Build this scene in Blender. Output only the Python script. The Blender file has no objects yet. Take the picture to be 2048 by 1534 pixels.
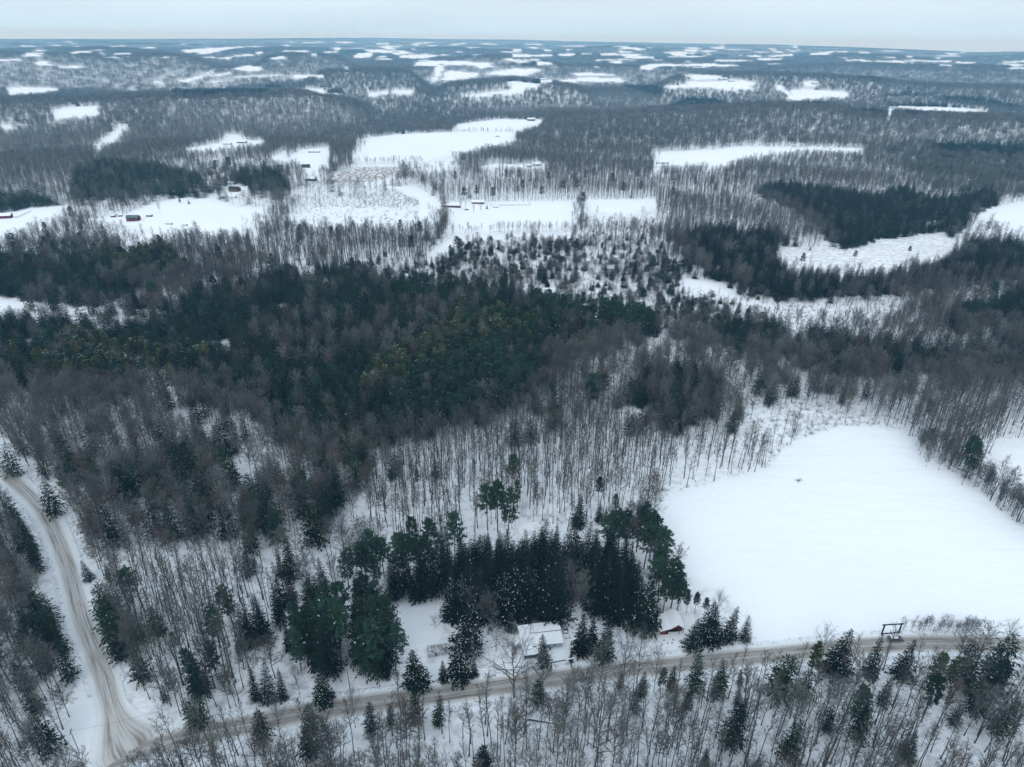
import bpy, math, random
import numpy as np

# ------------------------------------------------------------------ camera, sky, sun, exposure
S = bpy.context.scene
COL = S.collection
CAM_H, FPX = 180.0, 1365.0
PITCH, ROLL = math.radians(26.85), math.radians(0.6)
F = np.array([0.0, math.cos(PITCH), -math.sin(PITCH)])
U0 = np.array([0.0, math.sin(PITCH), math.cos(PITCH)])
R0 = np.array([1.0, 0.0, 0.0])
RV = R0 * math.cos(ROLL) + U0 * math.sin(ROLL)
UV = U0 * math.cos(ROLL) - R0 * math.sin(ROLL)
cam_data = bpy.data.cameras.new('camera')
cam_data.sensor_width = 36.0
cam_data.lens = 36.0 * FPX / 2048.0
cam_data.clip_start = 1.0
cam_data.clip_end = 80000.0
cam = bpy.data.objects.new('camera', cam_data)
COL.objects.link(cam)
from mathutils import Matrix, Vector
M3 = Matrix(((RV[0], UV[0], -F[0]), (RV[1], UV[1], -F[1]), (RV[2], UV[2], -F[2])))
cam.matrix_world = Matrix.Translation((0, 0, CAM_H)) @ M3.to_4x4()
S.camera = cam

world = bpy.data.worlds.new('World')
S.world = world
world.use_nodes = True
nt = world.node_tree
nt.nodes.clear()
SUN_EL, SUN_AZ = 38.0, 200.0
w_out = nt.nodes.new('ShaderNodeOutputWorld')
sky = nt.nodes.new('ShaderNodeTexSky')
sky.sky_type = 'NISHITA'
sky.sun_disc = False
sky.sun_elevation = math.radians(SUN_EL)
sky.sun_rotation = math.radians(SUN_AZ)
bg1 = nt.nodes.new('ShaderNodeBackground')
bg1.inputs['Strength'].default_value = 0.07
nt.links.new(sky.outputs[0], bg1.inputs['Color'])
tc = nt.nodes.new('ShaderNodeTexCoord')
sep = nt.nodes.new('ShaderNodeSeparateXYZ')
nt.links.new(tc.outputs['Generated'], sep.inputs[0])
ramp = nt.nodes.new('ShaderNodeValToRGB')          # overcast layer: duller at the horizon, brighter overhead
cr = ramp.color_ramp
cr.elements[0].position = 0.0
cr.elements[0].color = (0.60, 0.80, 0.96, 1)
cr.elements[1].position = 1.0
cr.elements[1].color = (0.92, 1.08, 1.26, 1)
e = cr.elements.new(0.055)
e.color = (0.75, 0.88, 0.98, 1)
nt.links.new(sep.outputs['Z'], ramp.inputs['Fac'])
mp = nt.nodes.new('ShaderNodeMapping')
mp.inputs['Scale'].default_value = (1.5, 1.5, 9.0)
nt.links.new(tc.outputs['Generated'], mp.inputs['Vector'])
ns = nt.nodes.new('ShaderNodeTexNoise')
ns.inputs['Scale'].default_value = 1.6
ns.inputs['Detail'].default_value = 5
nt.links.new(mp.outputs[0], ns.inputs['Vector'])
mr = nt.nodes.new('ShaderNodeMapRange')
mr.inputs['From Min'].default_value = 0.3
mr.inputs['From Max'].default_value = 0.7
mr.inputs['To Min'].default_value = 0.91
mr.inputs['To Max'].default_value = 1.06
nt.links.new(ns.outputs['Fac'], mr.inputs['Value'])
mul = nt.nodes.new('ShaderNodeVectorMath')
mul.operation = 'SCALE'
nt.links.new(ramp.outputs['Color'], mul.inputs[0])
nt.links.new(mr.outputs[0], mul.inputs['Scale'])
bg2 = nt.nodes.new('ShaderNodeBackground')
bg2.inputs['Strength'].default_value = 1.0
nt.links.new(mul.outputs[0], bg2.inputs['Color'])
mixw = nt.nodes.new('ShaderNodeMixShader')
mixw.inputs[0].default_value = 0.93
nt.links.new(bg1.outputs[0], mixw.inputs[1])
nt.links.new(bg2.outputs[0], mixw.inputs[2])
nt.links.new(mixw.outputs[0], w_out.inputs['Surface'])

sun_data = bpy.data.lights.new('sun', 'SUN')
sun_data.energy = 0.7
sun_data.angle = math.radians(25)
sun_data.color = (1.0, 0.985, 0.96)
sun = bpy.data.objects.new('sun', sun_data)
COL.objects.link(sun)
_a, _e = math.radians(SUN_AZ), math.radians(SUN_EL)
sun.rotation_euler = (-Vector((math.sin(_a) * math.cos(_e), math.cos(_a) * math.cos(_e), math.sin(_e)))).to_track_quat('-Z', 'Y').to_euler()

S.view_settings.view_transform = 'Standard'
S.view_settings.look = 'None'
S.view_settings.exposure = 0.06
S.view_settings.gamma = 1.0
S.view_settings.use_curve_mapping = False
S.render.engine = 'CYCLES'
S.cycles.max_bounces = 8
S.cycles.diffuse_bounces = 3
S.cycles.volume_bounces = 5
S.cycles.use_adaptive_sampling = True

rng = np.random.default_rng(7)
random.seed(7)

# ------------------------------------------------------------------ projection helpers
CP = np.array([0.0, 0.0, CAM_H])


def project(P):
    """world points (n,3) -> photo pixels (2048 x 1534)"""
    D = np.asarray(P, float) - CP
    z = D @ F
    z = np.where(z < 1e-3, 1e-3, z)
    return 1024 + FPX * (D @ RV) / z, 767 - FPX * (D @ UV) / z


def ray(px, py):
    d = F + (px - 1024) / FPX * RV + (767 - py) / FPX * UV
    return d / np.linalg.norm(d)


def az_tan(px, py):
    d = ray(px, py)
    return math.degrees(math.atan2(d[0], d[1])), -d[2] / math.hypot(d[0], d[1])


# ------------------------------------------------------------------ terrain
RIDGES = [  # crest line of the canopy in the photograph, distance, front width, back width
    ([(-150, 196), (0, 195), (150, 192), (300, 184), (500, 179), (620, 179), (700, 196), (770, 232)], 2300, 500, 260),
    ([(60, 104), (150, 94), (200, 92), (270, 96), (340, 103), (390, 112)], 6000, 900, 600),
    ([(-150, 102), (0, 101), (110, 102), (220, 109), (300, 104), (340, 105), (400, 113), (450, 124)], 4600, 800, 400),
    ([(590, 150), (660, 138), (720, 135), (800, 137), (870, 152)], 3300, 450, 300),
    ([(480, 120), (560, 106), (620, 104), (680, 110), (730, 122)], 4600, 600, 400),
    ([(860, 124), (940, 109), (1000, 108), (1080, 117), (1150, 128)], 4700, 600, 400),
    ([(850, 172), (912, 163), (1024, 153), (1100, 160), (1200, 178)], 2900, 350, 260),
    ([(1040, 236), (1086, 225), (1274, 218), (1399, 212), (1536, 203), (1661, 206), (1711, 220), (1850, 226), (2048, 231), (2200, 231)], 2150, 450, 240),
    ([(1300, 152), (1420, 142), (1536, 142), (1686, 148), (1798, 160), (1900, 166), (2200, 172)], 3400, 500, 320),
    ([(1500, 135), (1600, 128), (1711, 124), (1836, 127), (2048, 130), (2200, 132)], 5200, 700, 400),
    ([(1000, 110), (1150, 104), (1300, 112), (1400, 120)], 6500, 900, 600),
]
SKYLINE = [(-200, 79), (0, 79), (300, 79), (600, 77), (740, 76), (900, 79), (1040, 80), (1130, 83), (1400, 88), (1550, 90), (1650, 93),
           (1850, 101), (1960, 106), (2048, 104), (2250, 106)]
_sk = np.array([az_tan(x, y) for x, y in SKYLINE])
_rd = []
for pts, dc, wf, wb in RIDGES:
    a = np.array([az_tan(x, y) for x, y in pts])
    _rd.append((a[:, 0], a[:, 1], dc, wf, wb))
BASE_D = [0, 1150, 1500, 1900, 2600, 3500, 5000, 7000, 10000, 14000, 16000, 30000]
BASE_E = [0, 0, -26, -34, -42, -18, 8, 30, 58, 82, 88, 20]


def G(x, y):
    x = np.asarray(x, float)
    y = np.asarray(y, float)
    d = np.hypot(x, y)
    az = np.degrees(np.arctan2(x, y))
    near = 1.6 * np.sin(x / 61 + 1.3) * np.cos(y / 83) + 1.1 * np.sin((x + y) / 47) + 0.25 * np.sin(x / 9.1) * np.sin(y / 11.3)
    mid = 14 * np.sin(x / 310 + 0.5) * np.sin(y / 240 + x / 700) * np.clip((d - 700) / 500, 0, 1)
    far = (27 * np.sin(x / 520 + 2 + y / 1900) * np.sin(y / 430 + x / 1300) + 21 * np.sin((x - y) / 390 + 1)
           * np.sin((x + 2 * y) / 900)) * np.clip((d - 1900) / 2300, 0, 1)
    far2 = 24 * np.sin(x / 1300 + y / 2300) * np.sin(y / 830 + x / 3100) * np.clip((d - 6500) / 2500, 0, 1)
    h = np.interp(d, BASE_D, BASE_E) + near + mid + far + far2
    for a, t, dc, wf, wb in _rd:
        tc_ = np.interp(az, a, t)
        crest = CAM_H - dc * tc_ - 14
        edge = np.clip((az - a[0]) / 2.0, 0, 1) * np.clip((a[-1] - az) / 2.0, 0, 1)
        edge = edge * edge * (3 - 2 * edge)
        b0 = np.interp(dc, BASE_D, BASE_E)
        w = np.where(d < dc, wf, wb)
        prof = np.exp(-((d - dc) / w) ** 2) * edge
        h = h * (1 - prof) + crest * prof
    # nothing stands above the skyline
    lim = CAM_H - d * np.interp(az, _sk[:, 0], _sk[:, 1]) - 12 + 1.5 * near
    k = np.clip((d - 2500) / 1500, 0, 1)
    h2 = np.minimum(h, lim)
    far_lift = np.clip((d - 11000) / 3000, 0, 1) * np.clip((17000 - d) / 1500, 0, 1)
    h2 = h2 + (lim - h2) * far_lift * np.clip((d - 11000) / 3000, 0, 1)
    return h * (1 - k) + h2 * k


def hit(px, py, lift=0.0):
    """where the ray through a photo pixel meets the terrain (raised by lift)"""
    d = ray(px, py)
    t = np.concatenate([np.arange(60, 1500, 4.0), np.geomspace(1500, 26000, 2500)])
    P = CP + t[:, None] * d
    g = P[:, 2] - (G(P[:, 0], P[:, 1]) + lift)
    i = int(np.argmax(g < 0)) if (g < 0).any() else len(t) - 1
    a, b = t[max(i - 1, 0)], t[i]
    for _ in range(24):
        m = 0.5 * (a + b)
        p = CP + m * d
        if p[2] - (float(G(p[0], p[1])) + lift) < 0:
            b = m
        else:
            a = m
    return CP + b * d


def foot(px, py):
    p = hit(px, py)
    return np.array([p[0], p[1], float(G(p[0], p[1]))])


def tree_at(tx, ty, by):
    """trunk foot and height of a tree whose top is at (tx, ty) and whose foot is at row by"""
    lo, hi = 1.0, 42.0
    for _ in range(18):
        h = 0.5 * (lo + hi)
        p = hit(tx, ty, h)
        _, y = project([[p[0], p[1], p[2] - h]])
        if y[0] < by:
            lo = h
        else:
            hi = h
    return np.array([p[0], p[1], p[2] - h]), h


# ------------------------------------------------------------------ land cover traced as areas of the photograph
MX, MY, MW, MH = 140, 0, 2048 + 280, 1760


def fill(mask, poly, val):
    P = np.array(poly, float)
    x0, x1 = int(max(P[:, 0].min() + MX, 0)), int(min(P[:, 0].max() + MX + 1, MW - 1))
    y0, y1 = int(max(P[:, 1].min(), 0)), int(min(P[:, 1].max() + 1, MH - 1))
    if x1 <= x0 or y1 <= y0:
        return
    X, Y = np.meshgrid(np.arange(x0, x1 + 1) - MX + 0.5, np.arange(y0, y1 + 1) + 0.5)
    ins = np.zeros(X.shape, bool)
    n = len(P)
    for i in range(n):
        xa, ya = P[i]
        xb, yb = P[(i + 1) % n]
        if ya == yb:
            continue
        c = (ya > Y) != (yb > Y)
        ins ^= c & (X < (xb - xa) * (Y - ya) / (yb - ya) + xa)
    mask[y0:y1 + 1, x0:x1 + 1][ins] = val


CL = ['HW', 'HWS', 'TT', 'MIX', 'HEM', 'SPR', 'PINE', 'OLV', 'WET', 'BRU', 'LBR', 'BOT', 'STUB', 'MIXL', 'SLOPE', 'HWR', 'BOTR', 'TTR']
CI = {n: i for i, n in enumerate(CL)}
# chance of a tree, then weights: slim bare, full bare, hemlock, spruce, pine, olive pine, shrub
CW = {
    'HW': (0.58, .14, .82, .04, 0, 0, 0, 0), 'HWS': (1.0, .66, .30, .03, 0, .01, 0, 0), 'TT': (0.98, .95, .03, .01, 0, .01, 0, 0),
    'MIX': (1.0, .02, .22, .76, 0, 0, 0, 0), 'HEM': (1.0, .0, .06, .90, 0, .02, 0, 0), 'SPR': (0.95, .01, .07, .04, .88, 0, 0, 0),
    'PINE': (0.95, 0, .08, .22, 0, .70, 0, 0), 'OLV': (0.92, 0, .10, .06, 0, .22, .62, 0), 'WET': (1.0, .03, .22, .12, .20, .10, .01, .32),
    'BRU': (0.9, .05, .03, 0, 0, 0, 0, .92), 'LBR': (0.30, 0, 0.01, 0, 0, 0, 0, .99), 'BOT': (1.0, .80, .10, .004, 0, 0, 0, .12),
    'STUB': (0.0, 0, 0, 0, 0, 0, 0, 1), 'MIXL': (0.72, .12, .66, .20, 0, .02, 0, 0), 'SLOPE': (0.92, .45, .54, .01, 0, 0, 0, 0),
    'HWR': (0.68, .10, .88, .02, 0, 0, 0, 0), 'BOTR': (0.85, .72, .15, .015, 0, .03, 0, .10), 'TTR': (1.0, .80, .20, 0, 0, 0, 0, 0),
}
cover = np.full((MH, MW), CI['HW'], np.uint8)
AREAS = [
    ('HWR', [(-140, 200), (2200, 200), (2200, 350), (-140, 350)]),
    ('SLOPE', [(-140, 240), (300, 250), (520, 235), (700, 215), (760, 240), (560, 285), (380, 290), (200, 330), (-140, 330)]),
    ('SLOPE', [(300, 205), (620, 200), (740, 225), (560, 250), (350, 280)]),
    ('SLOPE', [(-140, 330), (140, 320), (140, 400), (-140, 430)]),
    ('SLOPE', [(900, 218), (1280, 205), (1300, 222), (1000, 228)]),
    ('SLOPE', [(1180, 185), (1320, 182), (1330, 215), (1180, 212)]),
    ('TT', [(900, 345), (1300, 345), (1560, 350), (1530, 400), (1400, 470), (1200, 470), (1160, 400), (890, 400)]),
    ('SLOPE', [(1340, 385), (1660, 420), (1640, 490), (1540, 490), (1500, 450), (1340, 450)]),
    ('HW', [(1480, 320), (1720, 310), (2200, 300), (2200, 380), (1500, 370)]),
    ('MIXL', [(1740, 280), (2200, 280), (2200, 380), (1880, 370)]),
    ('HEM', [(1850, 282), (2048, 288), (2200, 300), (2200, 315), (1880, 305)]),
    ('SLOPE', [(1360, 355), (1760, 345), (1800, 358), (1600, 366)]),
    ('SLOPE', [(1700, 268), (2048, 268), (2048, 278), (1720, 282)]),
    ('BRU', [(560, 380), (860, 370), (860, 400), (600, 402)]),
    ('LBR', [(560, 462), (600, 402), (760, 398), (838, 403), (832, 440), (865, 462), (720, 462)]),
    ('HWS', [(280, 465), (880, 460), (880, 500), (420, 520), (260, 500)]),
    ('TT', [(500, 470), (860, 468), (860, 540), (620, 520), (500, 500)]),
    ('HWS', [(60, 440), (180, 400), (260, 395), (290, 405), (150, 450)]),
    ('HWS', [(1160, 430), (1330, 430), (1340, 470), (1165, 470)]),
    ('BRU', [(1165, 418), (1315, 420), (1330, 462), (1165, 462)]),
    ('MIXL', [(-140, 460), (230, 460), (250, 520), (360, 570), (330, 612), (-140, 600)]),
    ('HEM', [(-140, 500), (90, 500), (120, 560), (60, 588), (-140, 585)]),
    ('MIX', [(-140, 380), (60, 380), (140, 400), (60, 415), (-140, 430)]),
    ('MIXL', [(140, 330), (575, 320), (575, 385), (400, 390), (150, 395)]),
    ('MIX', [(140, 382), (145, 330), (200, 312), (310, 322), (400, 340), (420, 375), (380, 388), (290, 372), (230, 388)]),
    ('MIX', [(480, 330), (560, 330), (575, 365), (500, 370), (460, 355)]),
    ('HEM', [(100, 520), (220, 490), (250, 520), (260, 560), (330, 580), (330, 606), (160, 606), (100, 570)]),
    ('OLV', [(205, 505), (330, 500), (365, 530), (350, 552), (240, 552)]),
    ('SLOPE', [(250, 560), (430, 540), (460, 580), (350, 600)]),
    ('WET', [(850, 505), (900, 475), (1040, 470), (1160, 466), (1320, 475), (1375, 520), (1430, 560), (1640, 585), (1760, 600), (1700, 640),
             (1420, 640), (1320, 640), (1180, 590), (1000, 565), (860, 555), (700, 540), (700, 510)]),
    ('BRU', [(1500, 590), (1780, 575), (1850, 600), (1780, 640), (1560, 650)]),
    ('SLOPE', [(1800, 560), (2200, 560), (2200, 650), (1900, 650), (1820, 630)]),
    ('SPR', [(1512, 372), (1560, 360), (1640, 366), (1700, 376), (1760, 378), (1810, 366), (1870, 388), (1990, 374), (2000, 405), (1945, 415),
             (1935, 440), (1905, 460), (1790, 470), (1750, 482), (1660, 482), (1650, 445), (1590, 405)]),
    ('SPR', [(1368, 452), (1440, 442), (1570, 455), (1590, 470), (1540, 492), (1580, 522), (1620, 530), (1700, 534), (1780, 537), (1900, 505),
             (1950, 470), (2200, 470), (2200, 548), (1950, 548), (1780, 566), (1700, 575), (1610, 578), (1540, 575), (1480, 552), (1430, 540), (1372, 500)]),
    ('HWS', [(1950, 545), (2200, 545), (2200, 600), (1980, 590), (1800, 580)]),
    ('HEM', [(1990, 585), (2048, 575), (2200, 580), (2200, 650), (2000, 655), (1900, 645), (1915, 605)]),
    # the evergreen belt across the middle
    ('HEM', [(-140, 618), (130, 615), (330, 628), (360, 592), (480, 555), (560, 532), (700, 528), (770, 552), (900, 558), (1010, 572), (1100, 592),
             (1180, 600), (1320, 645), (1290, 665), (1180, 668), (1130, 702), (1080, 742), (1060, 792), (1010, 822), (900, 852), (780, 872),
             (740, 862), (700, 800), (540, 790), (420, 770), (300, 762), (150, 745), (-140, 748)]),
    ('HEM', [(-140, 640), (330, 650), (430, 700), (420, 770), (-140, 750)]),
    ('MIX', [(500, 650), (640, 622), (760, 662), (800, 620), (920, 590), (960, 602), (900, 650), (820, 722), (700, 735), (600, 735), (540, 700)]),
    ('OLV', [(740, 745), (850, 680), (940, 615), (1060, 640), (1070, 685), (970, 700), (890, 745), (800, 768), (720, 775)]),
    ('PINE', [(820, 770), (940, 700), (1040, 690), (1080, 740), (1060, 792), (1010, 822), (900, 852), (790, 872)]),
    ('PINE', [(1050, 600), (1180, 602), (1320, 645), (1280, 662), (1180, 668), (1080, 660)]),
    ('OLV', [(20, 700), (150, 680), (300, 690), (500, 730), (430, 765), (100, 745)]),
    
    ('HEM', [(330, 740), (480, 700), (720, 790), (745, 870), (690, 900), (560, 860), (420, 830), (330, 800)]),
    ('HW', [(-140, 765), (150, 765), (330, 800), (420, 835), (560, 865), (690, 905), (640, 930), (500, 930), (-140, 930)]),
    ('MIXL', [(330, 760), (480, 780), (560, 850), (420, 920), (330, 900)]),
    ('MIX', [(1320, 645), (1560, 640), (1700, 662), (1850, 682), (2200, 700), (2200, 745), (1900, 712), (1750, 735), (1640, 745), (1600, 705), (1450, 670)]),
    ('HWR', [(1100, 700), (1300, 670), (1450, 690), (1600, 720), (1900, 730), (2200, 760), (2200, 800), (1100, 800)]),
    ('TT', [(640, 880), (780, 872), (1060, 800), (1150, 790), (1300, 800), (1460, 850), (1560, 860), (1560, 930), (1310, 990), (1250, 1010),
            (1000, 1060), (820, 1060), (700, 1080), (620, 1040)]),
    ('HWS', [(1060, 760), (1250, 730), (1300, 800), (1200, 850), (1060, 830)]),
    ('HWR', [(620, 1000), (640, 900), (740, 870), (760, 930), (730, 1010), (740, 1090), (640, 1060)]),
    ('MIX', [(1240, 840), (1250, 770), (1310, 722), (1420, 718), (1440, 790), (1370, 835)]),
    ('MIXL', [(1440, 800), (1450, 740), (1600, 735), (1770, 755), (1740, 790), (1600, 770), (1530, 800)]),
    ('BRU', [(1480, 850), (1530, 800), (1590, 768), (1680, 790), (1770, 800), (1840, 850), (1850, 890), (1800, 862), (1700, 850), (1600, 880), (1560, 900)]),
    ('TTR', [(1770, 790), (2200, 790), (2200, 880), (1950, 880), (1900, 900), (1840, 850)]),
    ('TT', [(1840, 880), (1960, 890), (2060, 990), (2200, 1060), (2200, 1130), (2030, 1060), (1940, 960)]),
    ('BRU', [(1800, 855), (1880, 870), (1960, 960), (2070, 1060), (2200, 1130), (2200, 1100), (2070, 1040), (1970, 930)]),
    # left hill and the two roads
    ('MIXL', [(-140, 930), (0, 925), (200, 900), (640, 900), (700, 960), (640, 1030), (540, 1050), (200, 1060), (120, 1020)]),
    ('HWR', [(180, 1000), (640, 990), (740, 1080), (600, 1090), (200, 1075)]),
    ('HWS', [(150, 1060), (640, 1070), (700, 1130), (560, 1180), (480, 1420), (330, 1450), (230, 1380), (170, 1200)]),
    ('TT', [(220, 1080), (560, 1090), (600, 1180), (480, 1330), (300, 1340)]),
    ('MIXL', [(-140, 1010), (40, 1010), (100, 1080), (130, 1180), (160, 1290), (150, 1320), (-140, 1320)]),
    ('HWS', [(-140, 1310), (150, 1300), (165, 1400), (120, 1500), (-140, 1560)]),
    ('BRU', [(1000, 1010), (1130, 1000), (1150, 1060), (1040, 1080)]),
    ('SPR', [(765, 1125), (800, 1105), (880, 1095), (960, 1080), (1040, 1070), (1120, 1062), (1200, 1058), (1260, 1080), (1290, 1120), (1280, 1190),
             (1240, 1215), (1180, 1165), (1115, 1150), (1110, 1215), (890, 1215), (890, 1150), (860, 1170), (770, 1175)]),
    ('BOT', [(-140, 1520), (240, 1500), (520, 1440), (760, 1405), (1000, 1370), (1240, 1340), (1480, 1312), (1700, 1300), (2200, 1295), (2200, 1760), (-140, 1760)]),
    ('BOTR', [(1230, 1345), (1480, 1315), (1700, 1300), (2200, 1295), (2200, 1450), (1700, 1420), (1400, 1420), (1230, 1400)]),
]
for n, p in AREAS:
    fill(cover, p, CI[n])


def cr4(ox, polys):
    return [[(ox + x / 4.0, 70 + y / 4.0) for x, y in p] for p in polys]


FAR_DARK = (cr4(0, [[(1360, 455), (1400, 430), (1800, 430), (2048, 435), (2048, 470), (1760, 470), (1680, 495), (1640, 475), (1400, 478)]])
            + cr4(512, [[(0, 435), (130, 435), (20, 480), (0, 480)], [(70, 400), (150, 385), (210, 400), (210, 430), (80, 430)],
                        [(570, 425), (700, 430), (700, 460), (580, 450)], [(670, 120), (850, 118), (900, 135), (720, 148)]])
            + cr4(1024, [[(910, 405), (960, 395), (1170, 415), (1210, 440), (1190, 475), (1080, 465), (910, 425)],
                         [(1240, 545), (1420, 490), (1640, 505), (1780, 550), (1600, 570), (1380, 575), (1240, 580)],
                         [(130, 215), (200, 205), (200, 240), (0, 230), (0, 205)], [(165, 345), (225, 350), (225, 385), (170, 385)]])
            + cr4(1536, [[(1330, 490), (1500, 480), (1700, 495), (1860, 520), (2048, 560), (2048, 590), (1870, 570), (1700, 540), (1450, 515)],
                         [(925, 535), (1420, 540), (1560, 560), (980, 555)], [(680, 340), (850, 330), (1060, 355), (900, 360)],
                         [(290, 540), (400, 528), (520, 535), (520, 555), (330, 555)], [(740, 590), (860, 590), (930, 620), (920, 640), (740, 630)],
                         [(1090, 595), (1330, 610), (1300, 635), (1100, 635)], [(890, 460), (1330, 455), (1320, 465), (970, 470)]]))
for p in FAR_DARK:
    fill(cover, p, CI['SPR'])
FAR_SOFT = (cr4(0, [[(1050, 205), (1150, 200), (1290, 212), (1290, 235), (1100, 228)], [(0, 310), (50, 320), (50, 380), (0, 380)],
                    [(120, 310), (210, 310), (200, 335)], [(30, 150), (130, 145), (130, 158), (60, 166)]])
            + cr4(1536, [[(740, 300), (900, 280), (1160, 290), (1660, 290), (1500, 300), (1160, 330), (900, 330)],
                         [(1680, 360), (2000, 330), (2000, 375), (1700, 380)]])
            + cr4(1024, [[(900, 345), (1280, 350), (1280, 380), (930, 370)]])
            + cr4(512, [[(300, 215), (1200, 215), (1250, 250), (400, 262)]]))
for p in FAR_SOFT:
    fill(cover, p, CI['SLOPE'])

# open snow, seen as such (no tree may hide it)
FIELDS = [
    ('large smooth snow covered field beside the red barn', [(1312, 995), (1370, 978), (1440, 960), (1540, 935), (1556, 918), (1560, 900), (1600, 878), (1680, 854), (1760, 851),
      (1800, 862), (1840, 888), (1870, 918), (1930, 962), (1990, 1012), (2048, 1056), (2140, 1110), (2180, 1130), (2180, 1268), (1990, 1268), (1900, 1262),
      (1700, 1266), (1620, 1278), (1560, 1286), (1515, 1286), (1500, 1230), (1450, 1195), (1400, 1172), (1372, 1150), (1345, 1090), (1325, 1040)]),
    ('snow field cut by the edge behind the hedgerow of bare trees', [(1955, 882), (2048, 878), (2188, 876), (2188, 1030), (2048, 957), (2000, 925)]),
    ('wide bright snow field shaped like a wedge below a wooded ridge', [(700, 325), (715, 290), (728, 277), (800, 268), (900, 264), (1020, 262), (1028, 285), (970, 297), (905, 312), (850, 325), (780, 322)]),
    ('narrow snow field with a farmhouse at its far corner', [(905, 262), (920, 248), (1000, 238), (1083, 240), (1080, 248), (1030, 262)]),
    ('small rounded snow field below the wedge shaped one', [(825, 343), (850, 328), (900, 324), (920, 332), (890, 343)]),
    ('thin snow strip with a house on its end', [(957, 337), (980, 328), (1090, 328), (1095, 338)]),
    ('long snow field bent around a wood on the right slope', [(1302, 305), (1440, 298), (1470, 292), (1718, 296), (1720, 305), (1600, 303), (1540, 310), (1480, 320), (1450, 335), (1330, 332), (1308, 345)]),
    ('square snow pasture below the dark low barns', [(895, 470), (900, 403), (1060, 403), (1155, 400), (1160, 455), (1040, 462), (960, 469)]),
    ('small snow field right of the narrow hedgerow', [(1168, 400), (1310, 397), (1316, 416), (1250, 430), (1180, 423)]),
    ('snow pasture round the green roofed red barn', [(290, 480), (245, 500), (240, 492), (300, 462), (150, 442), (250, 430), (300, 407), (350, 397), (430, 395), (460, 412), (548, 415), (540, 438), (510, 460), (420, 463), (340, 463)]),
    ('sloping snow meadow with a red farm building at its edge', [(-130, 440), (0, 430), (60, 415), (140, 410), (110, 435), (60, 455), (0, 475), (-130, 500)]),
    ('open snow lane between the scrub and the pasture', [(770, 372), (830, 372), (878, 398), (885, 430), (870, 452), (835, 440), (838, 400)]),
    ('marshy snow clearing with lone pines among dark spruces', [(1550, 490), (1700, 500), (1760, 480), (1900, 462), (1892, 480), (1915, 495), (1880, 512), (1790, 525), (1775, 537), (1700, 532), (1620, 527), (1575, 520)]),
    ('snow meadow at the right edge behind spruces', [(1948, 430), (1990, 412), (2048, 402), (2188, 400), (2188, 470), (2048, 468), (2010, 450)]),
    ('brownish stubble field under thin snow', [(660, 364), (680, 345), (720, 333), (800, 333), (790, 352), (740, 364)]),
    ('snow clearings round the hillside farmsteads', [(535, 322), (575, 298), (572, 318), (600, 300), (660, 293), (655, 320), (660, 335), (640, 350), (610, 350), (600, 335), (610, 328), (580, 322)]),
    ('snow strip by the valley houses', [(370, 297), (440, 287), (460, 268), (475, 270), (490, 280), (532, 282), (525, 291), (430, 302), (375, 304)]),
]
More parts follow.
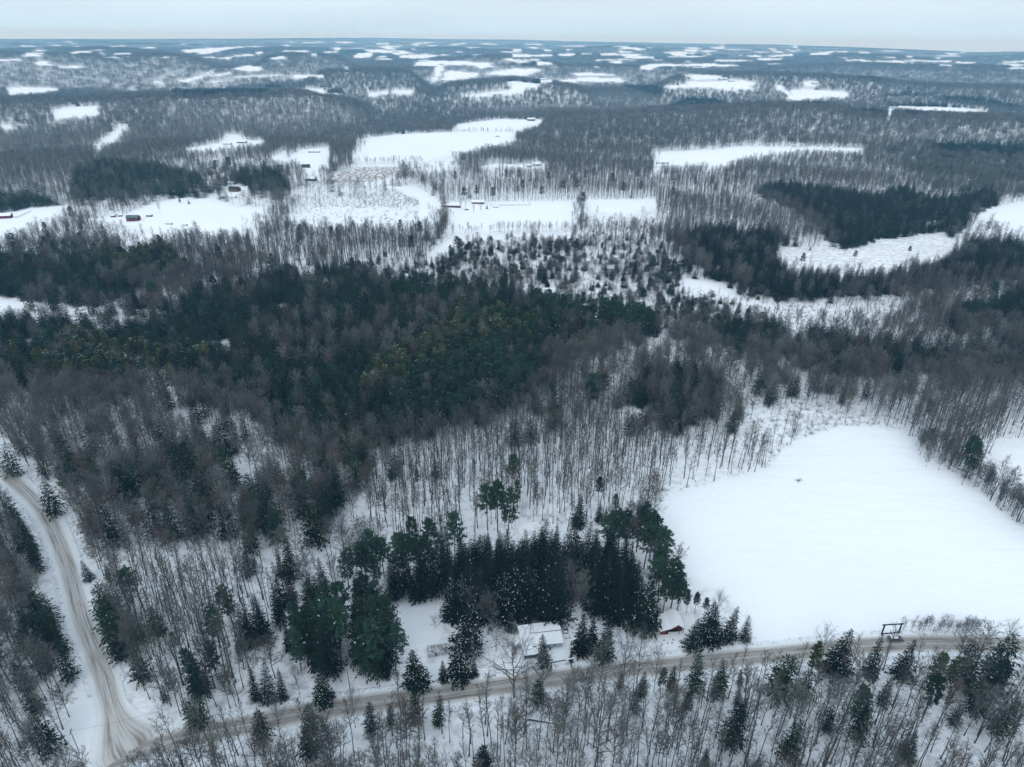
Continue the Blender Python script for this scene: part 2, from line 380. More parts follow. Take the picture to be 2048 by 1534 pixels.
MORE_OPEN = [
    [(-140, 592), (0, 592), (60, 602), (150, 612), (250, 617), (340, 622), (330, 630), (200, 627), (0, 614), (-140, 612)],
    [(100, 228), (130, 214), (200, 212), (190, 230), (120, 236)], [(185, 300), (235, 258), (262, 248), (200, 302)],
    [(0, 250), (40, 248), (10, 257)], [(440, 388), (460, 378), (500, 370), (500, 384), (470, 392)],
    [(850, 512), (890, 484), (915, 478), (880, 512)], [(1000, 556), (1080, 572), (1180, 585), (1100, 585)],
    [(1360, 552), (1450, 568), (1480, 600), (1560, 612), (1490, 612), (1440, 585), (1370, 572)],
    [(790, 1215), (885, 1190), (885, 1265), (870, 1290), (800, 1300), (806, 1260)], [(960, 1242), (1130, 1238), (1140, 1300), (1040, 1255), (1000, 1300)],
    [(1250, 1205), (1275, 1190), (1262, 1260), (1330, 1262), (1372, 1275), (1370, 1300), (1240, 1300)],
    [(600, 1410), (680, 1368), (790, 1362), (790, 1385), (640, 1405)],
] + cr4(0, [
    [(190, 150), (300, 145), (320, 165), (210, 165)], [(285, 215), (340, 205), (385, 215), (412, 240), (300, 242)], [(450, 255), (560, 245), (652, 250), (640, 262), (455, 264)],
    [(545, 140), (640, 130), (745, 130), (735, 143), (560, 148)], [(785, 142), (815, 138), (822, 150), (790, 150)], [(790, 160), (880, 165), (800, 168)],
    [(1450, 120), (1750, 100), (1960, 92), (1960, 100), (1800, 120), (1660, 152), (1575, 152), (1600, 138), (1480, 145)], [(1615, 178), (1720, 175), (1740, 185), (1620, 184)],
    [(1735, 182), (1870, 175), (1830, 195), (1760, 192)], [(1850, 165), (2030, 150), (2030, 165), (1880, 172)], [(1440, 365), (1600, 325), (1720, 280), (1720, 290), (1600, 350), (1500, 380)],
    [(1690, 325), (1840, 295), (1850, 310), (1720, 330)], [(1860, 270), (1990, 240), (2048, 255), (2048, 290), (1940, 290)], [(1860, 335), (2048, 318), (2048, 328), (1880, 340)],
    [(1660, 372), (1880, 358), (1700, 380)], [(1210, 370), (1310, 380), (1300, 390), (1240, 382)], [(1590, 425), (1810, 415), (1800, 425)],
    [(45, 440), (90, 420), (300, 415), (460, 425), (480, 445), (330, 460), (180, 475), (70, 480)], [(870, 92), (1000, 82), (1010, 92), (880, 97)], [(555, 70), (600, 68), (600, 75)],
    [(1425, 70), (1510, 72), (1440, 80)], [(595, 90), (640, 88), (635, 95)]]) + cr4(512, [
    [(0, 140), (60, 130), (50, 150), (0, 157)], [(115, 185), (220, 168), (225, 190), (130, 198)], [(425, 155), (480, 147), (485, 160), (440, 165)], [(340, 130), (410, 130), (400, 140)],
    [(320, 55), (400, 55), (395, 64)], [(410, 58), (480, 58), (470, 68)], [(200, 80), (270, 80), (260, 92)], [(685, 55), (790, 62), (740, 68)], [(610, 102), (685, 98), (670, 125), (620, 118)],
    [(580, 125), (660, 130), (660, 145)], [(775, 175), (810, 145), (900, 140), (940, 150), (920, 175), (830, 185)], [(845, 115), (1000, 115), (1100, 135), (1110, 145), (930, 140)],
    [(960, 68), (1060, 60), (1060, 75), (970, 75)], [(990, 95), (1070, 82), (1180, 85), (1080, 100), (1130, 122), (1080, 122)], [(1120, 140), (1190, 128), (1260, 150), (1130, 150)],
    [(1140, 165), (1250, 155), (1480, 160), (1370, 190), (1370, 175), (1160, 175)], [(1205, 75), (1310, 72), (1290, 85)], [(1230, 108), (1290, 108), (1270, 118)],
    [(1540, 78), (1680, 60), (1680, 72), (1560, 85)], [(1570, 132), (1650, 132), (1640, 142)], [(1665, 100), (1820, 95), (1720, 108)], [(1790, 65), (1930, 72), (1920, 80), (1800, 72)],
    [(1480, 155), (1550, 157), (1540, 165), (1480, 165)], [(1260, 240), (1290, 213), (1450, 208), (1700, 210), (1870, 228), (1895, 250), (1800, 275), (1740, 240), (1560, 240), (1450, 250), (1270, 250)],
    [(1395, 385), (1440, 300), (1420, 280), (1450, 245), (1500, 255), (1490, 290), (1440, 370)], [(1488, 362), (1520, 290), (1560, 285), (1770, 305), (1765, 335), (1600, 355)],
    [(1780, 310), (1880, 300), (1900, 290), (2048, 268), (2048, 322), (1860, 320)], [(880, 488), (910, 465), (1050, 445), (1055, 470), (930, 488)], [(1085, 470), (1100, 445), (1255, 440), (1258, 465)],
    [(1630, 495), (1800, 465), (2048, 440), (2048, 472), (1900, 470), (1800, 492), (1660, 498)], [(1975, 385), (2048, 370), (2048, 390)],
    [(320, 420), (540, 435), (540, 455), (695, 475), (690, 483), (560, 470), (420, 440)], [(0, 322), (300, 318), (540, 320), (540, 342), (450, 330), (320, 350), (290, 325), (0, 332)],
    [(680, 262), (800, 270), (720, 275)], [(0, 250), (40, 260), (30, 290), (0, 290)]]) + cr4(1024, [
    [(0, 110), (80, 112), (75, 130), (5, 128)], [(120, 95), (215, 98), (205, 108), (140, 105)], [(250, 112), (340, 125), (270, 130)], [(430, 112), (490, 118), (440, 125)],
    [(0, 148), (140, 155), (155, 175), (0, 178)], [(160, 160), (320, 155), (325, 165), (260, 172), (170, 172)], [(360, 155), (500, 145), (505, 155), (470, 170), (380, 165)], [(550, 150), (640, 147), (640, 157), (560, 157)],
    [(705, 150), (850, 148), (1000, 162), (1150, 175), (1130, 190), (920, 185), (880, 165), (710, 162)], [(655, 200), (740, 195), (745, 205), (670, 207)], [(755, 190), (980, 195), (980, 203), (760, 198)],
    [(760, 215), (880, 212), (890, 228), (800, 225)], [(690, 118), (770, 115), (770, 122)], [(960, 105), (1070, 108), (1060, 120), (990, 118)], [(1055, 97), (1125, 100), (1120, 108)],
    [(1180, 140), (1330, 130), (1470, 145), (1460, 155), (1380, 152), (1400, 170), (1300, 170), (1260, 145)], [(1220, 175), (1560, 165), (1480, 182), (1220, 182)], [(1520, 142), (1630, 155), (1570, 160)],
    [(1145, 195), (1205, 195), (1205, 203), (1150, 203)], [(1610, 205), (1640, 198), (1935, 203), (1920, 214), (1650, 214)], [(1695, 118), (1925, 115), (1925, 122), (1700, 122)], [(1570, 100), (1700, 95), (1690, 102)],
    [(1885, 165), (2000, 165), (1990, 175), (1900, 175)], [(1950, 188), (2048, 185), (2048, 198), (1980, 196)], [(200, 215), (215, 212), (300, 218), (332, 235), (250, 243), (200, 243)], [(0, 205), (120, 205), (120, 222), (0, 215)],
    [(0, 265), (235, 272), (230, 285), (120, 325), (0, 325)], [(485, 308), (560, 300), (700, 303), (825, 320), (800, 330), (520, 330)], [(370, 362), (560, 340), (840, 338), (900, 362), (910, 378), (860, 375), (700, 375), (400, 380)],
    [(225, 360), (325, 355), (325, 380), (280, 380), (230, 385)], [(0, 370), (215, 390), (200, 420), (120, 425), (60, 470), (0, 470)], [(1015, 255), (1080, 235), (1240, 225), (1380, 240), (1300, 250), (1150, 255), (1130, 277), (1040, 275)],
    [(1250, 268), (1318, 262), (1310, 273)], [(1445, 255), (1560, 257), (1540, 266), (1450, 265)], [(650, 252), (690, 252), (690, 265)], [(1380, 208), (1420, 210), (1415, 222)],
    [(1200, 410), (1380, 395), (1400, 375), (1520, 370), (1600, 375), (1720, 360), (1850, 362), (1970, 390), (1880, 410), (1970, 440), (1880, 440), (1700, 440), (1580, 420), (1400, 420), (1240, 425)],
    [(1330, 318), (1420, 315), (1560, 320), (1660, 330), (1680, 348), (1640, 355), (1460, 355), (1410, 330)]]) + cr4(1536, [
    [(0, 105), (75, 115), (60, 122), (0, 110)], [(20, 122), (140, 140), (90, 147)], [(150, 118), (195, 118), (180, 130)], [(215, 118), (265, 118), (260, 126)], [(0, 165), (200, 152), (200, 165), (40, 175), (0, 170)],
    [(0, 185), (115, 190), (110, 202), (0, 200)], [(0, 228), (110, 230), (100, 238), (0, 235)], [(330, 150), (500, 130), (575, 130), (490, 145), (500, 160), (350, 160)], [(710, 140), (800, 135), (820, 148), (720, 150)],
    [(620, 200), (840, 203), (840, 212), (630, 208)], [(850, 205), (1080, 205), (1088, 215), (860, 215)], [(1095, 200), (1465, 205), (1470, 216), (1100, 212)], [(1490, 212), (1665, 222), (1650, 228), (1495, 226)],
    [(585, 180), (630, 180), (625, 190)], [(1100, 170), (1160, 165), (1165, 180), (1110, 180)], [(920, 178), (1020, 178), (1010, 185)], [(1660, 178), (1750, 180), (1740, 186)], [(1870, 215), (2048, 205), (2048, 215), (1890, 222)],
    [(1865, 230), (2048, 235), (2048, 250), (1930, 245)], [(1525, 140), (1600, 145), (1560, 152)], [(1870, 172), (1950, 172), (1930, 178)], [(1100, 228), (1160, 225), (1150, 235)],
    [(50, 400), (110, 395), (130, 430), (190, 480), (185, 535), (150, 470), (70, 440)], [(180, 440), (330, 432), (640, 460), (650, 492), (500, 502), (330, 510), (240, 530), (200, 530)],
    [(270, 380), (350, 368), (410, 385), (400, 408), (300, 408)], [(960, 575), (1060, 568), (1440, 575), (1750, 605), (1750, 620), (1500, 618), (1250, 600), (1100, 590)], [(960, 590), (1000, 600), (990, 645), (960, 640)]])
openm = np.zeros((MH, MW), np.uint8)
for i, (_, p) in enumerate(FIELDS):
    fill(openm, p, i + 2)
_r = np.random.default_rng(31)
for _ in range(95):
    _x, _y = _r.uniform(-60, 2100), _r.uniform(84, 128)
    _y += 14 * max(0.0, (_x - 1100) / 950)
    _w2, _h2 = _r.uniform(7, 26) * (0.6 + (_y - 80) / 50), _r.uniform(0.8, 1.9)
    MORE_OPEN.append([(_x - _w2, _y + _r.uniform(-1, 1)), (_x - _w2 * .3, _y - _h2), (_x + _w2 * .7, _y - _h2 * .8), (_x + _w2, _y + _r.uniform(-.5, .8)), (_x + _w2 * .2, _y + _h2)])
for p in MORE_OPEN:
    fill(openm, p, 1)
# ground on which nothing random grows, though trees may stand in front of it
keepm = np.zeros((MH, MW), np.uint8)
for p in [
    [(560, 1428), (680, 1362), (790, 1352), (800, 1212), (885, 1180), (900, 1240), (960, 1236), (1115, 1232), (1240, 1240), (1262, 1195), (1290, 1180),
     (1345, 1200), (1400, 1240), (1390, 1290), (1500, 1285), (1510, 1305), (1240, 1338), (1000, 1368), (760, 1400)],
    [(670, 1170), (688, 1170), (680, 1360), (662, 1360)], [(150, 1330), (180, 1300), (230, 1480), (290, 1440), (330, 1480), (240, 1530), (140, 1534), (140, 1440)],
    [(560, 1080), (780, 1065), (1000, 1060), (1200, 1040), (1290, 1020), (1350, 1100), (1380, 1230), (680, 1360), (560, 1360), (470, 1300), (480, 1200)],
    [(590, 1050), (690, 1100), (680, 1160), (600, 1160)]]:
    fill(keepm, p, 2 if p[0] in ((560, 1080), (590, 1050)) else 1)


def look(mask, px, py, out=0):
    ix = np.clip((px + MX).astype(int), 0, MW - 1)
    iy = np.clip(py.astype(int), 0, MH - 1)
    return mask[iy, ix]


# ------------------------------------------------------------------ materials
def mat(name, col, rough=0.9, col2=None, scale=1.0, rnd=0.0, bump=0.0, spec=0.1, detail=4, lo=0.35, hi=0.65):
    m = bpy.data.materials.new(name)
    m.use_nodes = True
    t = m.node_tree
    b = t.nodes['Principled BSDF']
    b.inputs['Roughness'].default_value = rough
    b.inputs['Specular IOR Level'].default_value = spec
    src = None
    if col2 is not None:
        g = t.nodes.new('ShaderNodeNewGeometry')
        n = t.nodes.new('ShaderNodeTexNoise')
        n.inputs['Scale'].default_value = scale
        n.inputs['Detail'].default_value = detail
        t.links.new(g.outputs['Position'], n.inputs['Vector'])
        r = t.nodes.new('ShaderNodeValToRGB')
        r.color_ramp.elements[0].position = lo
        r.color_ramp.elements[1].position = hi
        r.color_ramp.elements[0].color = (*col, 1)
        r.color_ramp.elements[1].color = (*col2, 1)
        t.links.new(n.outputs['Fac'], r.inputs['Fac'])
        src = r.outputs['Color']
        if bump:
            bp = t.nodes.new('ShaderNodeBump')
            bp.inputs['Strength'].default_value = bump
            bp.inputs['Distance'].default_value = 0.2
            t.links.new(n.outputs['Fac'], bp.inputs['Height'])
            t.links.new(bp.outputs['Normal'], b.inputs['Normal'])
    if rnd:
        oi = t.nodes.new('ShaderNodeObjectInfo')
        h = t.nodes.new('ShaderNodeHueSaturation')
        for k, sock, a, c in (('v', 'Value', 1 - rnd, 1 + rnd), ('h', 'Hue', 0.5 - rnd * 0.07, 0.5 + rnd * 0.07)):
            q = t.nodes.new('ShaderNodeMapRange')
            q.inputs['To Min'].default_value = a
            q.inputs['To Max'].default_value = c
            if k == 'h':
                f = t.nodes.new('ShaderNodeMath')
                f.operation = 'FRACT'
                f2 = t.nodes.new('ShaderNodeMath')
                f2.operation = 'MULTIPLY'
                f2.inputs[1].default_value = 13.7
                t.links.new(oi.outputs['Random'], f2.inputs[0])
                t.links.new(f2.outputs[0], f.inputs[0])
                t.links.new(f.outputs[0], q.inputs['Value'])
            else:
                t.links.new(oi.outputs['Random'], q.inputs['Value'])
            t.links.new(q.outputs[0], h.inputs[sock])
        if src is None:
            h.inputs['Color'].default_value = (*col, 1)
        else:
            t.links.new(src, h.inputs['Color'])
        src = h.outputs['Color']
    if src is None:
        b.inputs['Base Color'].default_value = (*col, 1)
    else:
        t.links.new(src, b.inputs['Base Color'])
    return m


M_bark = mat('bark', (0.060, 0.060, 0.054), rnd=0.25)
M_twig = mat('twigs', (0.104, 0.106, 0.098), rnd=0.42)
M_twig2 = mat('twigs_grey', (0.146, 0.150, 0.144), rnd=0.40)
M_twigr = mat('twigs_red', (0.118, 0.096, 0.084), rnd=0.30)
M_hem = mat('hemlock_needles', (0.015, 0.034, 0.020), rnd=0.55)
M_spr = mat('spruce_needles', (0.007, 0.017, 0.012), rnd=0.45)
M_pin = mat('pine_needles', (0.030, 0.066, 0.044), rnd=0.40)
M_olv = mat('olive_needles', (0.084, 0.110, 0.052), rnd=0.35)
M_snow = mat('snow', (0.86, 0.89, 0.92), rough=0.7)
M_wood = mat('weathered_wood', (0.10, 0.085, 0.075), col2=(0.16, 0.14, 0.125), scale=3.0)
M_dwood = mat('dark_wood', (0.035, 0.035, 0.04))
M_red = mat('red_paint', (0.085, 0.018, 0.022), col2=(0.12, 0.028, 0.032), scale=4.0)
M_dark = mat('dark_parts_and_bay_shade', (0.015, 0.015, 0.017))  # dark fittings, and the painted shade inside the barn bay
M_siding = mat('bluegrey_siding', (0.34, 0.41, 0.46), col2=(0.40, 0.47, 0.52), scale=2.0)
M_glass = mat('window_glass', (0.03, 0.04, 0.05), rough=0.15, spec=0.5)
M_green = mat('green_metal', (0.10, 0.17, 0.17))
M_car = mat('grey_car_paint', (0.07, 0.085, 0.10), rough=0.35, spec=0.5)
M_tyre = mat('tyre_rubber', (0.02, 0.02, 0.02))
M_white = mat('white_paint', (0.75, 0.78, 0.80))
M_brown = mat('brown_boards', (0.12, 0.075, 0.05))
M_wire = mat('wire', (0.05, 0.05, 0.055))


def ground_material(name, with_attr):
    m = bpy.data.materials.new(name)
    m.use_nodes = True
    t = m.node_tree
    L = t.links.new
    b = t.nodes['Principled BSDF']
    b.inputs['Roughness'].default_value = 0.85
    b.inputs['Specular IOR Level'].default_value = 0.15
    g = t.nodes.new('ShaderNodeNewGeometry')

    def noise(scale, detail, vec=None):
        n = t.nodes.new('ShaderNodeTexNoise')
        n.inputs['Scale'].default_value = scale
        n.inputs['Detail'].default_value = detail
        L(vec or g.outputs['Position'], n.inputs['Vector'])
        return n.outputs['Fac']

    def mr_(v, a, c, lo=0.0, hi=1.0):
        q = t.nodes.new('ShaderNodeMapRange')
        q.inputs['From Min'].default_value = a
        q.inputs['From Max'].default_value = c
        q.inputs['To Min'].default_value = lo
        q.inputs['To Max'].default_value = hi
        L(v, q.inputs['Value'])
        return q.outputs[0]

    def mix(f, a, c):
        x = t.nodes.new('ShaderNodeMix')
        x.data_type = 'RGBA'
        for s, v in ((6, a), (7, c)):
            if isinstance(v, tuple):
                x.inputs[s].default_value = (*v, 1)
            else:
                L(v, x.inputs[s])
        if isinstance(f, float):
            x.inputs[0].default_value = f
        else:
            L(f, x.inputs[0])
        return x.outputs[2]

    def mulm(a, c):
        x = t.nodes.new('ShaderNodeMath')
        x.operation = 'MULTIPLY'
        L(a, x.inputs[0])
        if isinstance(c, float):
            x.inputs[1].default_value = c
        else:
            L(c, x.inputs[1])
        return x.outputs[0]

    snow = mix(mr_(noise(0.02, 5), 0.35, 0.65), (0.86, 0.895, 0.925), (0.89, 0.91, 0.93))
    if with_attr:
        at = t.nodes.new('ShaderNodeAttribute')
        at.attribute_name = 'cover'
        sp = t.nodes.new('ShaderNodeSeparateColor')
        L(at.outputs['Color'], sp.inputs[0])
        litter = mulm(mr_(noise(0.30, 7), 0.46, 0.78), sp.outputs[0])
        c1 = mix(litter, snow, (0.50, 0.51, 0.52))
        fine = mulm(mr_(noise(2.3, 4), 0.54, 0.72), mulm(sp.outputs[0], 0.32))
        c2 = mix(fine, c1, (0.20, 0.19, 0.18))
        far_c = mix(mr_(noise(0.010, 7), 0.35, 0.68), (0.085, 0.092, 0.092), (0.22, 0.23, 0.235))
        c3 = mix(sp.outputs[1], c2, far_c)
        stub = mulm(mr_(noise(0.22, 8), 0.36, 0.60), sp.outputs[2])
        c4 = mix(stub, c3, (0.22, 0.165, 0.13))
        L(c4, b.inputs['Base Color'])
    else:
        L(snow, b.inputs['Base Color'])
    bp = t.nodes.new('ShaderNodeBump')
    bp.inputs['Strength'].default_value = 0.45
    bp.inputs['Distance'].default_value = 0.9
    mpd = t.nodes.new('ShaderNodeMapping')
    mpd.inputs['Scale'].default_value = (0.05, 0.16, 1)
    mpd.inputs['Rotation'].default_value = (0, 0, 0.5)
    L(g.outputs['Position'], mpd.inputs['Vector'])
    ad = t.nodes.new('ShaderNodeMath')
    ad.operation = 'MULTIPLY_ADD'
    ad.inputs[1].default_value = 2.5
    L(noise(1.0, 6, mpd.outputs[0]), ad.inputs[0])
    L(noise(0.45, 7), ad.inputs[2])
    L(ad.outputs[0], bp.inputs['Height'])
    L(bp.outputs['Normal'], b.inputs['Normal'])
    return m


M_ground = ground_material('snowy_ground', True)
M_field = M_ground


def road_material(name, dirt_a, dirt_b, amount):
    m = bpy.data.materials.new(name)
    m.use_nodes = True
    t = m.node_tree
    L = t.links.new
    b = t.nodes['Principled BSDF']
    b.inputs['Roughness'].default_value = 0.85
    uv = t.nodes.new('ShaderNodeUVMap')
    uv.uv_map = 'UVMap'
    sp = t.nodes.new('ShaderNodeSeparateXYZ')
    L(uv.outputs[0], sp.inputs[0])
    # wheel tracks along the road: stretched noise
    mp_ = t.nodes.new('ShaderNodeMapping')
    mp_.inputs['Scale'].default_value = (2.6, 0.05, 1)
    L(uv.outputs[0], mp_.inputs[0])
    n1 = t.nodes.new('ShaderNodeTexNoise')
    n1.inputs['Scale'].default_value = 1.0
    n1.inputs['Detail'].default_value = 5
    L(mp_.outputs[0], n1.inputs['Vector'])
    n2 = t.nodes.new('ShaderNodeTexNoise')
    n2.inputs['Scale'].default_value = 0.5
    n2.inputs['Detail'].default_value = 6
    L(uv.outputs[0], n2.inputs['Vector'])
    r = t.nodes.new('ShaderNodeValToRGB')        # across: snow - dirt - snow
    e = r.color_ramp.elements
    e[0].position = 0.10
    e[0].color = (0, 0, 0, 1)
    e[1].position = 0.30
    e[1].color = (1, 1, 1, 1)
    for p, v in ((0.44, .95), (0.5, .72), (0.56, .95), (0.70, 1), (0.90, 0)):
        k = e.new(p)
        k.color = (v, v, v, 1)
    dv = t.nodes.new('ShaderNodeMath')
    dv.operation = 'MULTIPLY_ADD'
    dv.inputs[1].default_value = 0.1 if 'dirt' in name else 0.125
    dv.inputs[2].default_value = 0.5
    L(sp.outputs[0], dv.inputs[0])
    L(dv.outputs[0], r.inputs['Fac'])

    def math_(op, a, c):
        x = t.nodes.new('ShaderNodeMath')
        x.operation = op
        x.use_clamp = True
        for i, v in enumerate((a, c)):
            if isinstance(v, float):
                x.inputs[i].default_value = v
            else:
                L(v, x.inputs[i])
        return x.outputs[0]
    q = t.nodes.new('ShaderNodeMapRange')
    q.inputs['From Min'].default_value = 0.32
    q.inputs['From Max'].default_value = 0.62
    L(n1.outputs['Fac'], q.inputs['Value'])
    q2 = t.nodes.new('ShaderNodeMapRange')
    q2.inputs['From Min'].default_value = 0.3
    q2.inputs['From Max'].default_value = 0.6
    q2.inputs['To Min'].default_value = 0.45
    L(n2.outputs['Fac'], q2.inputs['Value'])
    f = math_('MULTIPLY', math_('MULTIPLY', r.outputs['Color'], q.outputs[0]), math_('MULTIPLY', q2.outputs[0], amount))
    base_f = math_('MULTIPLY', r.outputs['Color'], 0.74 if 'dirt' in name else 0.50)
    f = math_('MAXIMUM', f, base_f)
    dm = t.nodes.new('ShaderNodeMix')
    dm.data_type = 'RGBA'
    dm.inputs[6].default_value = (*dirt_a, 1)
    dm.inputs[7].default_value = (*dirt_b, 1)
    L(n2.outputs['Fac'], dm.inputs[0])
    fm = t.nodes.new('ShaderNodeMix')
    fm.data_type = 'RGBA'
    fm.inputs[6].default_value = (0.78, 0.80, 0.80, 1)
    L(f, fm.inputs[0])
    L(dm.outputs[2], fm.inputs[7])
    L(fm.outputs[2], b.inputs['Base Color'])
    return m


M_roadA = road_material('packed_dirt_and_snow', (0.09, 0.068, 0.048), (0.235, 0.185, 0.135), 2.6)
M_roadB = road_material('snowy_gravel', (0.15, 0.117, 0.085), (0.36, 0.30, 0.235), 2.3)
M_bank = mat('ploughed_snow', (0.80, 0.84, 0.88), col2=(0.34, 0.32, 0.30), scale=0.9, lo=0.50, hi=0.74, detail=6)


# ------------------------------------------------------------------ mesh helpers
class MB:
    def __init__(s):
        s.v, s.f, s.m, s.n = [], [], [], 0

    def add(s, v, f, mi=0):
        v = np.asarray(v, float).reshape(-1, 3)
        s.v.append(v)
        s.f += [tuple(int(i) + s.n for i in q) for q in f]
        s.m += [mi] * len(f)
        s.n += len(v)
        return s

    def box(s, x0, x1, y0, y1, z0, z1, mi=0):
        v = [(x0, y0, z0), (x1, y0, z0), (x1, y1, z0), (x0, y1, z0), (x0, y0, z1), (x1, y0, z1), (x1, y1, z1), (x0, y1, z1)]
        return s.add(v, [(0, 3, 2, 1), (4, 5, 6, 7), (0, 1, 5, 4), (1, 2, 6, 5), (2, 3, 7, 6), (3, 0, 4, 7)], mi)

    def hexa(s, bot, top, mi=0):
        return s.add(list(bot) + list(top), [(0, 3, 2, 1), (4, 5, 6, 7), (0, 1, 5, 4), (1, 2, 6, 5), (2, 3, 7, 6), (3, 0, 4, 7)], mi)

    def prism(s, prof, y0, y1, mi=0):
        """profile in x,z pulled along y"""
        n = len(prof)
        v = [(x, y0, z) for x, z in prof] + [(x, y1, z) for x, z in prof]
        f = [tuple(range(n)), tuple(range(2 * n - 1, n - 1, -1))] + [(i, i + n, (i + 1) % n + n, (i + 1) % n) for i in range(n)]
        return s.add(v, f, mi)

    def tube(s, pts, rad, sides=5, mi=0, cap=True):
        pts = np.asarray(pts, float)
        n = len(pts)
        tan = np.gradient(pts, axis=0)
        tan /= np.linalg.norm(tan, axis=1)[:, None] + 1e-9
        ref = np.where(np.abs(tan[:, 2:3]) > 0.9, np.array([[1.0, 0, 0]]), np.array([[0, 0, 1.0]]))
        a = np.cross(tan, ref)
        a /= np.linalg.norm(a, axis=1)[:, None] + 1e-9
        b = np.cross(tan, a)
        ang = np.arange(sides) * 2 * math.pi / sides
        V = pts[:, None, :] + np.asarray(rad, float)[:, None, None] * (np.cos(ang)[None, :, None] * a[:, None, :] + np.sin(ang)[None, :, None] * b[:, None, :])
        f = []
        for i in range(n - 1):
            for k in range(sides):
                k2 = (k + 1) % sides
                f.append((i * sides + k, i * sides + k2, (i + 1) * sides + k2, (i + 1) * sides + k))
        if cap:
            f.append(tuple(range((n - 1) * sides, n * sides)))
        return s.add(V.reshape(-1, 3), f, mi)

    def tris(s, V, mi=0):
        V = np.asarray(V, float).reshape(-1, 3)
        n = len(V) // 3
        return s.add(V, [(3 * i, 3 * i + 1, 3 * i + 2) for i in range(n)], mi)

    def mesh(s, name, mats):
        me = bpy.data.meshes.new(name)
        V = np.concatenate(s.v) if s.v else np.zeros((0, 3))
        me.from_pydata(V.tolist(), [], s.f)
        for m in (mats if isinstance(mats, (list, tuple)) else [mats]):
            me.materials.append(m)
        if any(s.m):
            me.polygons.foreach_set('material_index', np.array(s.m, np.int32))
        me.update()
        return me

    def build(s, name, mats, parent=None):
        o = bpy.data.objects.new(name, s.mesh(name, mats))
        COL.objects.link(o)
        if parent is not None:
            o.parent = parent
        return o


def tag(o, label=None, cat=None, group=None, kind=None):
    if label:
        o['label'] = label
    if cat:
        o['category'] = cat
    if group:
        o['group'] = group
    if kind:
        o['kind'] = kind
    return o


def thing(name, loc, label, cat, rz=0.0, group=None):
    o = bpy.data.objects.new(name, None)
    o.empty_display_size = 0.5
    COL.objects.link(o)
    o.location = loc
    o.rotation_euler = (0, 0, rz)
    return tag(o, label, cat, group)


# ------------------------------------------------------------------ ground sheet
NR, NA = 620, 560
rr = np.concatenate([np.linspace(15, 120, 20, endpoint=False), np.geomspace(120, 24000, NR - 20)])
aa = np.radians(np.linspace(-66, 66, NA))
Rg, Ag = np.meshgrid(rr, aa, indexing='ij')
GX, GY = Rg * np.sin(Ag), Rg * np.cos(Ag)
GZ = G(GX, GY)
V = np.stack([GX, GY, GZ], -1).reshape(-1, 3)
idx = np.arange(NR * NA).reshape(NR, NA)
Q = np.stack([idx[:-1, :-1], idx[:-1, 1:], idx[1:, 1:], idx[1:, :-1]], -1).reshape(-1, 4)
vpx, vpy = project(V)
vopen = look(openm, vpx, vpy)
# hidden ground is not an open field just because one is drawn over it
slope_t = (CAM_H - GZ) / Rg
vis = (slope_t <= np.minimum.accumulate(slope_t + 1e-9, axis=0) + 2e-4).reshape(-1)
inframe = (vpx > -MX) & (vpx < 2048 + MX) & (vpy < MH) & (vpy > 0)
vopen = np.where(vis & inframe, vopen, 0)
vcls = look(cover, vpx, vpy)
Rf = Rg.reshape(-1)
forest = np.where(vopen > 0, 0.0, 1.0)
forest = np.where((vcls == CI['LBR']), 0.55, forest) * np.where(vopen > 0, 0, 1)
sparse = np.isin(vcls, [CI['TT'], CI['SLOPE'], CI['WET']])
forest = np.where(sparse, forest * 0.8, forest)
kp = look(keepm, vpx, vpy)
forest = np.where((kp == 1), forest * 0.06, forest)
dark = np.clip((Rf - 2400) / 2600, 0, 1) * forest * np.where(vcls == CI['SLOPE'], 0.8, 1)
stub_i = [i for i, f in enumerate(FIELDS) if 'stubble' in f[0]][0] + 2
marsh_i = [i for i, f in enumerate(FIELDS) if 'marshy' in f[0]][0] + 2
stub = np.where(vopen == stub_i, 1.0, 0.0) + np.where(vopen == marsh_i, 0.35, 0.0)
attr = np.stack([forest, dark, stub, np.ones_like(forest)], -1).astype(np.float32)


def sheet(name, V_, Q_, m, A_=None):
    me = bpy.data.meshes.new(name)
    me.vertices.add(len(V_))
    me.vertices.foreach_set('co', V_.astype(np.float32).reshape(-1))
    me.loops.add(Q_.size)
    me.loops.foreach_set('vertex_index', Q_.astype(np.int32).reshape(-1))
    me.polygons.add(len(Q_))
    me.polygons.foreach_set('loop_start', np.arange(0, Q_.size, 4, dtype=np.int32))
    me.polygons.foreach_set('loop_total', np.full(len(Q_), 4, np.int32))
    me.polygons.foreach_set('use_smooth', np.ones(len(Q_), bool))
    me.materials.append(m)
    me.update(calc_edges=True)
    if A_ is not None:
        ca = me.color_attributes.new('cover', 'FLOAT_COLOR', 'POINT')
        ca.data.foreach_set('color', A_.reshape(-1))
    o = bpy.data.objects.new(name, me)
    COL.objects.link(o)
    return o


gr = sheet('ground', V, Q[:, ::-1], M_ground, attr)
tag(gr, 'snow covered ground and forest floor out to the horizon', 'ground', kind='structure')
fq = vopen[Q]
for i, (lab, _) in enumerate(FIELDS):
    sel = Q[(fq == i + 2).all(axis=1)]
    if not len(sel):
        continue
    used, inv = np.unique(sel, return_inverse=True)
    V2 = V[used].copy()
    V2[:, 2] += 0.05 + np.maximum(Rf[used] - 300, 0) * 2.0e-4
    A2 = attr[used].copy()
    o = sheet('snow_field', V2, inv.reshape(-1, 4)[:, ::-1], M_field, A2)
    tag(o, lab, 'snow field', kind='structure')

